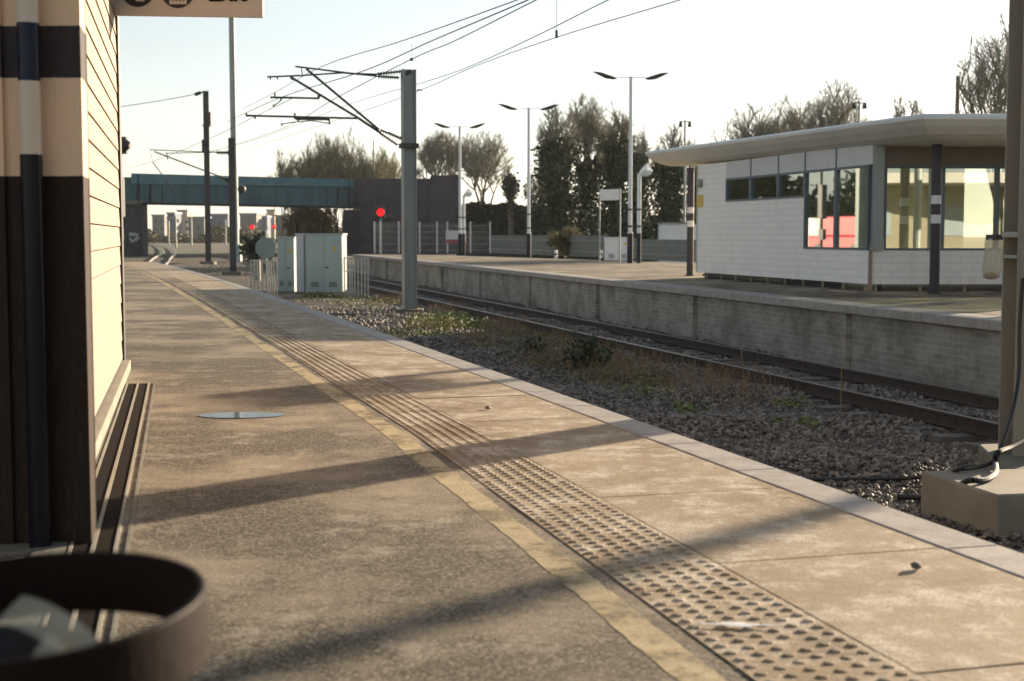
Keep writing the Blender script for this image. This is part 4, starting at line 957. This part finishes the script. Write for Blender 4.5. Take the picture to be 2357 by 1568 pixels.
    if ivy:
        P = []; r_ = np.random.RandomState(seed)
        # ivy climbs the trunk and the main limbs
        segs = [s for s in big if (s[0].z - zb) < Ht * ivyh]
        for s in segs:
            k = max(10, int(ivy * (s[1] - s[0]).length / 30)); a = np.array(s[0]); c = np.array(s[1]); t_ = r_.uniform(0, 1, (k, 1))
            h_ = (a[2] + (c[2] - a[2]) * t_ - zb) / (Ht * ivyh); wdt = ivyw * np.clip(1.25 - h_ * .9, .25, 1)
            P.append(a + (c - a) * t_ + r_.normal(size=(k, 3)) * wdt * np.array([.38, .38, .36]) * (1 + .5 * np.sin(a[2] * 3 + a[0])))
        k = int(ivy * .85); h_ = r_.uniform(0, 1, k) ** 1.5 * .9; col = np.stack([b.x + r_.normal(size=k) * ivyw * (1.15 - h_ * .7) + np.sin(h_ * 9 + seed) * .4, Y + r_.normal(size=k) * ivyw, zb + h_ * Ht * ivyh], -1); P.append(col)
        leaf_cards('ivy', np.concatenate(P), .17, M['ivy'], r, seed)
    return r
T = bare_tree
# thicket above the bridge
T(672, 355, 188, 100, 'low bare bush at the left end of the thicket behind the bridge', 11, zb=0, trunk=.05, m=M['twig_olive'], stems=4, levels=5, nb=3, tw=.03, up=.7)
T(740, 322, 190, 150, 'tall olive brown thicket bush above the middle of the bridge', 12, zb=0, trunk=.05, m=M['twig_olive'], stems=5, levels=5, nb=3, tw=.035, up=.8)
T(815, 318, 191, 140, 'tallest olive brown thicket bush at the right of the bridge', 13, zb=0, trunk=.05, m=M['twig_olive'], stems=5, levels=5, nb=3, tw=.035, up=.8)
T(880, 345, 193, 90, 'thin bare bush at the right end of the thicket behind the bridge', 14, zb=0, trunk=.1, m=M['twig_olive'], stems=2, levels=5, nb=3, tw=.03, up=.6)
T(900, 366, 200, 80, 'small bare tree behind the dark approach wall', 15, zb=0, trunk=.3, levels=5)
T(1018, 306, 190, 110, 'left one of two round bare trees right of the grey mast', 16, zb=0, trunk=.3, tw=.03)
T(1108, 306, 186, 150, 'right one of two round bare trees, broad with a thick trunk', 17, zb=0, trunk=.3, tw=.03)
T(1235, 400, 170, 60, 'small bare tree left of the ivy clad trees', 31, zb=0, trunk=.3, levels=5)
# ivy trees
T(1282, 245, 122, 100, 'broad ivy clad tree just right of the middle twin lamp', 18, ivy=7200, ivyh=.88, ivyw=1.35, trunk=.4, levels=5)
T(1345, 226, 128, 120, 'tall bare crowned tree between two ivy clad trees', 19, ivy=4200, ivyh=.55, ivyw=1.3, trunk=.35, tw=.022)
T(1415, 245, 122, 80, 'narrow ivy clad tree just left of the nearest twin lamp', 20, ivy=6400, ivyh=.9, ivyw=1.08, trunk=.45, levels=5)
T(1466, 300, 118, 50, 'slim ivy clad tree right of the nearest twin lamp', 21, ivy=5200, ivyh=.92, ivyw=0.94, trunk=.5, levels=5)
T(1545, 285, 124, 90, 'ivy clad tree behind the left tip of the waiting room roof', 22, ivy=7200, ivyh=.8, ivyw=1.49, trunk=.4, levels=5)
T(1590, 320, 126, 60, 'small bare tree by the floodlight mast', 23, trunk=.35, levels=5, ivy=1200, ivyh=.6)
T(1725, 245, 135, 170, 'wide bare tree above the middle of the waiting room roof', 24, trunk=.3, ivy=1200, ivyh=.55, tw=.022)
T(1812, 225, 138, 120, 'upright bare tree right of the wide bare tree over the roof', 25, trunk=.3, ivy=900, ivyh=.6, tw=.022)
T(1932, 190, 130, 165, 'round crowned bare tree highest over the waiting room roof', 26, trunk=.35, ivy=600, ivyh=.5, tw=.020, up=.2)
T(2078, 222, 130, 80, 'small bare tree over the near corner of the roof', 27, trunk=.35, levels=5, ivy=300, ivyh=.6)
T(2300, 25, 95, 190, 'tall bare tree rising beside the right edge mast', 28, trunk=.3, tw=.016, up=.6)
T(1660, 300, 132, 90, 'low bare tree over the left part of the waiting room roof', 29, trunk=.3, levels=5, ivy=600, ivyh=.6)
# ball of ivy on a stump
c = D(1176, 430, 150); r = thing('ivy_clad_stump', (c.x, 150, 0), 'dark ball of ivy on a stem standing above the ivy wall', 'shrub')
MB().tube((c.x, 150, 0), (c.x, 150, c.z), .3, .25, 8).build('trunk', M['bark'], r)
leaf_cards('crown', np.concatenate([bushpts((c.x, 150, c.z), (.92, .8, 1.35), 1800, 3, .2), bushpts((c.x, 150, c.z - 1.6), (.45, .45, 1.6), 500, 4, .2)]), .16, M['hedge'], r)
# ivy wall behind the opposite platform
hw = thing('ivy_covered_wall', D(1300, 540, 150), 'long dark wall overgrown with ivy behind the opposite platform', 'wall')
Ya = [(1050, 470), (1200, 474), (1330, 478), (1480, 500), (1640, 505)]
mb = MB()
for (x0, y0), (x1, y1) in zip(Ya[:-1], Ya[1:]): slab4(mb, [D(x0, y0 + 3, 152), D(x1, y1 + 3, 152), D(x1, 600, 152), D(x0, 600, 152)], 3)
mb.build('wall', M['brick_dark'], hw)
r_ = np.random.RandomState(9); P = []
for i in range(17000):
    x_ = r_.uniform(1050, 1640); yt = np.interp(x_, [p_[0] for p_ in Ya], [p_[1] for p_ in Ya]); y_ = yt + r_.uniform(-4, 70) * r_.uniform(.2, 1) + 3 * math.sin(x_ * .09); P.append(D(x_, y_, 151.7 - abs(r_.normal()) * .7))
leaf_cards('ivy', P, .24, M['hedge'], hw)
# shrubs
def shrub(px, py, Y, rx, rz, n, lab, m, seed, size=.12, name='shrub', zb=None, cat='shrub', grp=None):
    c = D(px, py, Y); zb = (c.z - rz) if zb is None else zb; r = thing(name, (c.x, Y, zb), lab, cat, grp)
    leaf_cards('foliage', bushpts((c.x, Y, c.z), (rx, rx * .7, rz), n, seed, .1), size, m, r, seed)
    mb = MB(); rd = random.Random(seed)
    for k in range(7): mb.tube((c.x + rd.uniform(-.2, .2) * rx, Y, zb), (c.x + rd.uniform(-.7, .7) * rx, Y + rd.uniform(-.3, .3) * rx, c.z + rz * .5), .03, .01, 5)
    mb.build('stems', M['bark'], r); return r
M['brownbush'] = foliage('brown bush leaves', (.07, .06, .025), (.19, .17, .07), 2)
shrub(1310, 558, 86, 1.15, .75, 1500, 'bushy brown green shrub at the back of the opposite platform', M['brownbush'], 5, .12)
T(1310, 520, 86.5, 95, 'bare brown twigs of a bush in front of the ivy clad trees', 41, zb=0, trunk=.03, stems=4, levels=4, m=M['twig_olive'], name='bare_bush', cat='bush', tw=.012, up=.8, group='bare bushes')
shrub(712, 515, 192, 3.4, 2.3, 3000, 'dark bush under the right part of the teal bridge', M['brownbush'], 6, .35, zb=-1.2)
shrub(590, 570, 100, 1.3, .9, 1000, 'dark bush between the tall grey pole and the octagonal sign', M['ivy'], 7, .16, zb=-1.2)
shrub(1350, 835 - 5, 24.0, .42, .42, 600, 'round dark grass bush on the ballast in the shade', M['ivy'], 8, .05, zb=-1.1)
shrub(740, 690, 52, .9, .25, 700, 'low scrub at the foot of the biggest trackside cabinet', M['brownbush'], 9, .07, zb=-1.15)
shrub(1140 + 90, 808, 27.0, .3, .3, 300, 'small dark weed clump on the shaded ballast', M['ivy'], 10, .04, zb=-1.1)
# low weeds: nobody could count them
P = []; r_ = np.random.RandomState(12)
def patch(px, py, rx, ry, n, h):
    c = G(px, py, ZG)
    for i in range(n):
        a_, q = r_.uniform(0, 6.28), math.sqrt(r_.uniform(0, 1)); P.append((c.x + rx * q * math.cos(a_), c.y + ry * q * math.sin(a_), ZG + .02 + h * r_.uniform(0, 1) ** 1.6))
for a_ in ((1010, 745, .9, 2.6, 1500, .22), (1060, 755, .8, 1.6, 900, .25), (960, 770, .8, 1.4, 700, .15), (850, 700, 1.4, 3, 900, .15), (760, 690, 1.5, 3, 700, .2), (700, 650, 1.5, 3, 500, .3), (530, 628, 1.6, 4, 500, .5), (480, 625, 1.5, 4, 400, .4),
           (1500, 880, .3, .6, 120, .12), (1590, 950, .25, .3, 100, .1), (1860, 985, .12, .2, 60, .1), (1790, 980, .1, .2, 40, .08), (1470, 905, .5, .8, 160, .12), (1200, 790, 1.2, 3, 500, .15), (1420, 850, .6, 1.2, 220, .15), (1300, 830, 1.0, 2, 300, .15), (1830, 935, .3, .5, 70, .1)):
    patch(*a_)
Pd = []; _P = P; P = Pd
for a_ in ((1280, 820, 1.0, 3, 1500, .16), (1350, 850, 1.0, 2.5, 1600, .2), (1200, 790, 1.1, 4, 1400, .16), (1440, 880, .8, 1.6, 900, .16), (1120, 770, 1.1, 4, 900, .14)): patch(*a_[:4], int(a_[4] * .6), a_[5])
P = _P
tag(leaf_cards('scrub', Pd, .028, M['brownbush'], None, 6), 'low dull brown scrub covering the middle of the ballast', 'scrub', kind='stuff')
tag(leaf_cards('weeds', P, .032, M['weed'], None, 5), 'low green weeds growing in patches on the ballast', 'weeds', kind='stuff')
# tall dry stalks
def stalk(px, pyb, pxt, pyt, lab, seed):
    b = G(px, pyb, ZG + .02); t_ = D(pxt, pyt, b.y); rd = random.Random(seed); r = thing('dry_stalk', (b.x, b.y, b.z), lab, 'dry weed', 'tall dry weed stalks')
    mb = MB(); m_ = b.lerp(t_, .5) + Vector((.02, 0, 0)); mb.tube(b, m_, .006, .005, 5); mb.tube(m_, t_, .005, .003, 5)
    for k in range(12): q = b.lerp(t_, .45 + .05 * k * .9); mb.tube(q, q + Vector((rd.uniform(-.05, .05), rd.uniform(-.05, .05), rd.uniform(.02, .07))), .003, .002, 4)
    mb.build('stem', M['straw'], r)
stalk(1935, 960, 1932, 705, 'tallest thin dry stalk crossing the rails near the right', 1)
stalk(1783, 940, 1740, 832, 'leaning dry stalk left of the tallest stalk', 2)
stalk(1712, 930, 1706, 800, 'upright dry stalk crossing the near rail', 3)
stalk(1640, 930, 1632, 835, 'short dry stalk on the ballast left of the leaning stalk', 4)
stalk(1552, 930, 1545, 870, 'shortest dry stalk beside the green sprig', 5)
P = []
for (px, py, n) in ((1640, 880, 160), (1480, 850, 160), (1030, 720, 200), (1290, 790, 200), (1560, 895, 100), (900, 700, 200), (1180, 760, 260), (1360, 820, 260), (1420, 860, 260), (1120, 790, 200), (1700, 905, 160), (1250, 840, 160), (1000, 760, 250)):
    c = G(px, py, ZG)
    for i in range(n): x_, y_ = c.x + r_.normal() * .4, c.y + r_.normal() * .9; P.append((x_, y_, r_.uniform(.1, .38), r_.normal() * .1, r_.normal() * .1))
V, F = tubes_np([((a_[0], a_[1], ZG), (a_[0] + a_[3], a_[1] + a_[4], ZG + a_[2]), .004, .002) for a_ in P])
tag(npmesh('dry_grass', V, F, M['straw']), 'sparse dry grass stems standing on the ballast', 'dry grass', kind='stuff')

# ------------------------------------------------------------------ signals and floodlights
def red_signal(px, py, Y, rr, lab, zb=-1.0):
    c = D(px, py, Y); r = thing('red_signal', (c.x, Y, zb), lab, 'signal', 'red signals')
    MB().tube((c.x, Y + .3, zb), (c.x, Y + .3, c.z), .07, .07, 8).build('post', M['galv'], r); MB().box((c.x, Y + .25, c.z), (rr * 2.2, .3, rr * 3.0)).build('head', M['black'], r)
    MB().lathe((c.x, Y + .08, c.z), [(rr, 0), (rr, .04), (rr * .6, .07)], 20, Vector((0, -1, 0))).build('lamp', M['redlamp'], r)
    mbh = MB(); nh = 14
    for i in range(nh):
        a0, a1 = math.pi * i / nh, math.pi * (i + 1) / nh; q = [Vector((c.x + rr * 1.12 * math.cos(t), yy_, c.z + rr * 1.12 * math.sin(t))) for t in (a0, a1) for yy_ in (Y + .08, Y - .35)]; mbh.quad(q[0], q[1], q[3], q[2])
    mbh.build('hood', M['black'], r)
red_signal(876, 489, 108, .27, 'bright red signal lamp above the mesh compound fence')
red_signal(580, 523, 300, .42, 'small distant red signal seen under the bridge, the left one'); red_signal(631, 522, 300, .30, 'small distant red signal seen under the bridge, the right one')
def flood(px, pyt, Y, wpx, lab):
    t_ = D(px, pyt, Y); r = thing('floodlight_mast', (t_.x, Y, -1), lab, 'floodlight mast', 'floodlight masts'); k = wpx * Y / FP
    MB().tube((t_.x, Y, -1), (t_.x, Y, t_.z), .14, .09, 8).build('pole', M['galv'], r); mb = MB()
    mb.beam((t_.x - k / 2, Y, t_.z - .1), (t_.x + k / 2, Y, t_.z - .1), .08, .08); mb.build('crossbar', M['galv'], r)
    for s in (-1, 1): MB().box((t_.x + s * k * .38, Y, t_.z - .35), (k * .3, .3, .42), 0, .7).build('lamp', M['galv_dark'], r)
flood(1577, 277, 118, 27, 'floodlight mast behind the left tip of the waiting room roof'); flood(1978, 234, 112, 32, 'floodlight mast in front of the round crowned tree')
t_ = D(2205, 175, 100); tag(MB().tube((t_.x, 100, -1), (t_.x, 100, t_.z), .2, .14, 8).build('utility_pole', M['bark']), 'dark bare pole standing over the roof left of the tall tree', 'pole')
t_ = D(860, 322, 170); tag(MB().tube((t_.x, 170, -1), (t_.x, 170, t_.z), .13, .06, 8).build('thin_mast', M['galv_dark']), 'thin dark mast standing in front of the thicket behind the bridge', 'pole')
# pale masts seen under the bridge
for px, pyt, Y, lab in ((404, 497, 260, 'pale mast seen under the bridge, left of the others'), (440, 500, 300, 'pale mast under the bridge right beside the tall dark mast'), (519, 505, 330, 'pale mast under the bridge just left of the tall grey pole'), (388, 508, 330, 'thin greenish mast under the bridge at the far left'), (614, 490, 300, 'pale mast under the bridge near the right red signal')):
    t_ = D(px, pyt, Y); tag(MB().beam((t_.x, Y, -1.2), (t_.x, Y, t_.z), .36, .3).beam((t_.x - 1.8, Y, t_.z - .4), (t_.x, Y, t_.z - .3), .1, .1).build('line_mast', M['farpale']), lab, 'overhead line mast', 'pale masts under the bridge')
# far buildings under the bridge
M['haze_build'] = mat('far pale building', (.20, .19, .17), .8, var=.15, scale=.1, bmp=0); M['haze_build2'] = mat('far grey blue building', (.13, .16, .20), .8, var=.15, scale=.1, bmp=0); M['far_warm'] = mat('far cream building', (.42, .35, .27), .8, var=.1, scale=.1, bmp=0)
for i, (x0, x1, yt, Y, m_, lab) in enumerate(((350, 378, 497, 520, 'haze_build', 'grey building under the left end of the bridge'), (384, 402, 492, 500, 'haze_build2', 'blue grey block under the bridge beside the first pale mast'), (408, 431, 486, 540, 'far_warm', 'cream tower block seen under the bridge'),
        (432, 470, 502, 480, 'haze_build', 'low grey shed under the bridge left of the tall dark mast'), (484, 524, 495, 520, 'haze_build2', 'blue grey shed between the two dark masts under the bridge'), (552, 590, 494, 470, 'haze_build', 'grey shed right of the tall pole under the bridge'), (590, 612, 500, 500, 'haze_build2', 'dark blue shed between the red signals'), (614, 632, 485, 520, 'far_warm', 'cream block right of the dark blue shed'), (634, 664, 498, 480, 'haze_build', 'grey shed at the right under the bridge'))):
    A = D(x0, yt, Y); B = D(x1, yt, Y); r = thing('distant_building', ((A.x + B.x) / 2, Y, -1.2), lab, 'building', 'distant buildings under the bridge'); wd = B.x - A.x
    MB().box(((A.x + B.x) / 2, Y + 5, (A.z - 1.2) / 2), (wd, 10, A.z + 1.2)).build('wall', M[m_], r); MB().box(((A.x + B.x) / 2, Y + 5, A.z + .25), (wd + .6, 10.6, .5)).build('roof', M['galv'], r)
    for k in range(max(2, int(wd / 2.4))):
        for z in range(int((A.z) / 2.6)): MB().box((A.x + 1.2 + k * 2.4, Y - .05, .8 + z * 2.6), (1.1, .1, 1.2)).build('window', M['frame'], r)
# far hedge line
r_ = np.random.RandomState(21); P = []
for i in range(14000):
    x_ = r_.uniform(-150, 60); hgt = 3.0 + 1.6 * math.sin(x_ * .21) + 1.2 * math.sin(x_ * .57 + 1); P.append((x_, 420 + r_.normal() * 3, -1.2 + hgt * r_.uniform(0, 1)))
tag(leaf_cards('distant_hedge', P, .7, M['brownbush'], None, 2), 'far off line of scrub seen under the bridge', 'scrub', kind='stuff')
# things mirrored in the waiting room glass: red van, white van, cream building
def van(x, y, rz, m, lab):
    r = thing('parked_van', (0, 0, 0), lab, 'van', 'parked vans'); 
    MB().prism([(-2.4, -.95), (2.4, -.95), (2.4, .95), (-2.4, .95)], .3, 1.1).prism([(-2.35, -.9), (1.5, -.9), (1.5, .9), (-2.35, .9)], 1.101, 2.2).build('body', m, r, bevel=.08)
    MB().box((1.75, 0, 1.45), (.5, 1.7, .65), 0, .8).build('windscreen', M['frame'], r)
    for sx in (-1.5, 1.5):
        for sy in (-1, 1): MB().lathe((sx, sy * .95, .34), [(.34, -.1), (.34, .1)], 16, Vector((0, 1, 0))).build('wheel', M['black'], r)
    r.location = (x, y, 0); r.rotation_euler.z = rz
van(-25.2, 68.0, R(90), M['red'], 'red van nearest the platform end, mirrored in the waiting room window')
van(-28.6, 74.0, R(88), M['white_paint'], 'white van parked behind the nearest red van')
van(-31.5, 80.0, R(92), M['red'], 'red van farthest along the car park, behind the white van')
sb2 = thing('cream_building', (16, 2, 0), 'cream building behind the camera, mirrored in the waiting room glazing', 'building')
MB().prism([(10.5, 8.6), (24, 6.6), (23, -2), (10, 0)], 0, 3.0).build('wall', M['cream_clad'], sb2)
MB().prism([(10.2, 9.6), (24.5, 11.9), (23.5, -3), (9.5, -1)], 3.0, 3.35).build('roof', M['soffit'], sb2)  # overhang widened to throw a slanted shadow on the mirrored wall
for i in range(4): MB().box((12.5 + i * 3, 8.33 - i * .444, 1.7), (1.4, .1, 1.1), -.147).build('window', M['frame'], sb2)
tag(MB().prism([(-18.6, 63.05), (-32, 110), (-75, 110), (-75, 63.05)], -1.3, -.01).build('car_park', M['asphalt']), kind='structure')
r_ = np.random.RandomState(31); P = []
for i in range(12000):
    k = r_.uniform(0, 1); x_ = -36 - k * 70; hgt = 7.0 + 1.5 * math.sin(x_ * .35) + 1.0 * math.sin(x_ * .9 + 1); P.append((x_, 120 - k * 30 + r_.normal() * 1.5, -.5 + hgt * r_.uniform(0, 1)))
tag(leaf_cards('woodland', P, .6, M['hedge'], None, 2), 'dark woodland edge behind the car park, mirrored in the waiting room windows', 'woodland', kind='stuff')
# small debris on the platform
for px, py, s_, lab in ((2108, 1306, .022, 'small dark pebble near the edge line at the right'), (1123, 940, .02, 'small pebble on the slabs in the middle of the platform')):
    c = G(px, py, .012); mb = MB(); rr = random.Random(px); mb.add([(c.x + v[0] * s_ * rr.uniform(.8, 1.3), c.y + v[1] * s_ * rr.uniform(.8, 1.3), c.z + v[2] * s_ * .7 + s_ * .3) for v in ico], [tuple(f) for f in icof]); tag(mb.build('pebble', M['stone']), lab, 'pebble', 'pebbles on the platform')

# shadow casters added out of view at the right, for bands on the near platform
sf = thing('shadow_caster_board', (11.0, 24.0, 0), 'added two post shadow caster on the opposite platform, unseen past the right edge', 'sign board')
for k_ in (-.45, .45):
    MB().tube((11.0 + .70 * k_, 24.0 - .713 * k_, 0), (11.0 + .70 * k_, 24.0 - .713 * k_, 4.3), .10, .10, 12).build('post', M['galv'], sf)
MB().beam((11.0 - .70 * .45, 24.0 + .713 * .45, 4.1), (11.0 + .70 * .45, 24.0 - .713 * .45, 4.1), .08, .5).build('panel', M['black'], sf)
of = thing('overhead_line_mast', (16.4, 22.1, 0), 'added steel mast casting a soft shadow, unseen past the right edge of the picture', 'overhead line mast', 'overhead line masts')  # made-up mast, put in for the soft shadow band
mb = MB(); hmast(mb, 16.4, 22.1, -.1, 8.5, .20, .20, R(40)); mb.build('mast', M['galv'], of)

c = G(1695, 1438, .012); r_ = random.Random(8); vs = []; n = 40; tdir = Vector((1, -.12, 0)).normalized(); nd = Vector((.12, 1, 0))
for i in range(n):
    t_ = 2 * math.pi * i / n; k = 1 + .25 * math.sin(4 * t_ + 1) + r_.uniform(-.18, .18); q = c + tdir * (.095 * k * math.cos(t_)) + nd * (.020 * k * math.sin(t_)); vs.append((q.x, q.y, .0135))
tag(MB().add(vs + [(c.x, c.y, .015)], [(i, (i + 1) % n, n) for i in range(n)]).build('white_splash', M['white_paint']), 'white splash across the studs of the tactile strip in the foreground', 'splash')
# faint haze
m, t, b = newmat('haze air'); t.nodes.remove(b); v = N(t, 'ShaderNodeVolumePrincipled'); v.inputs['Color'].default_value = (.93, .95, .97, 1); v.inputs['Density'].default_value = .00009; v.inputs['Anisotropy'].default_value = .35
t.links.new(v.outputs[0], t.nodes['Material Output'].inputs['Volume'])
tag(MB().box((0, 640, 13.5), (1840, 1560, 31.5)).build('haze', m), 'faint pale haze in the air', 'haze', kind='stuff')
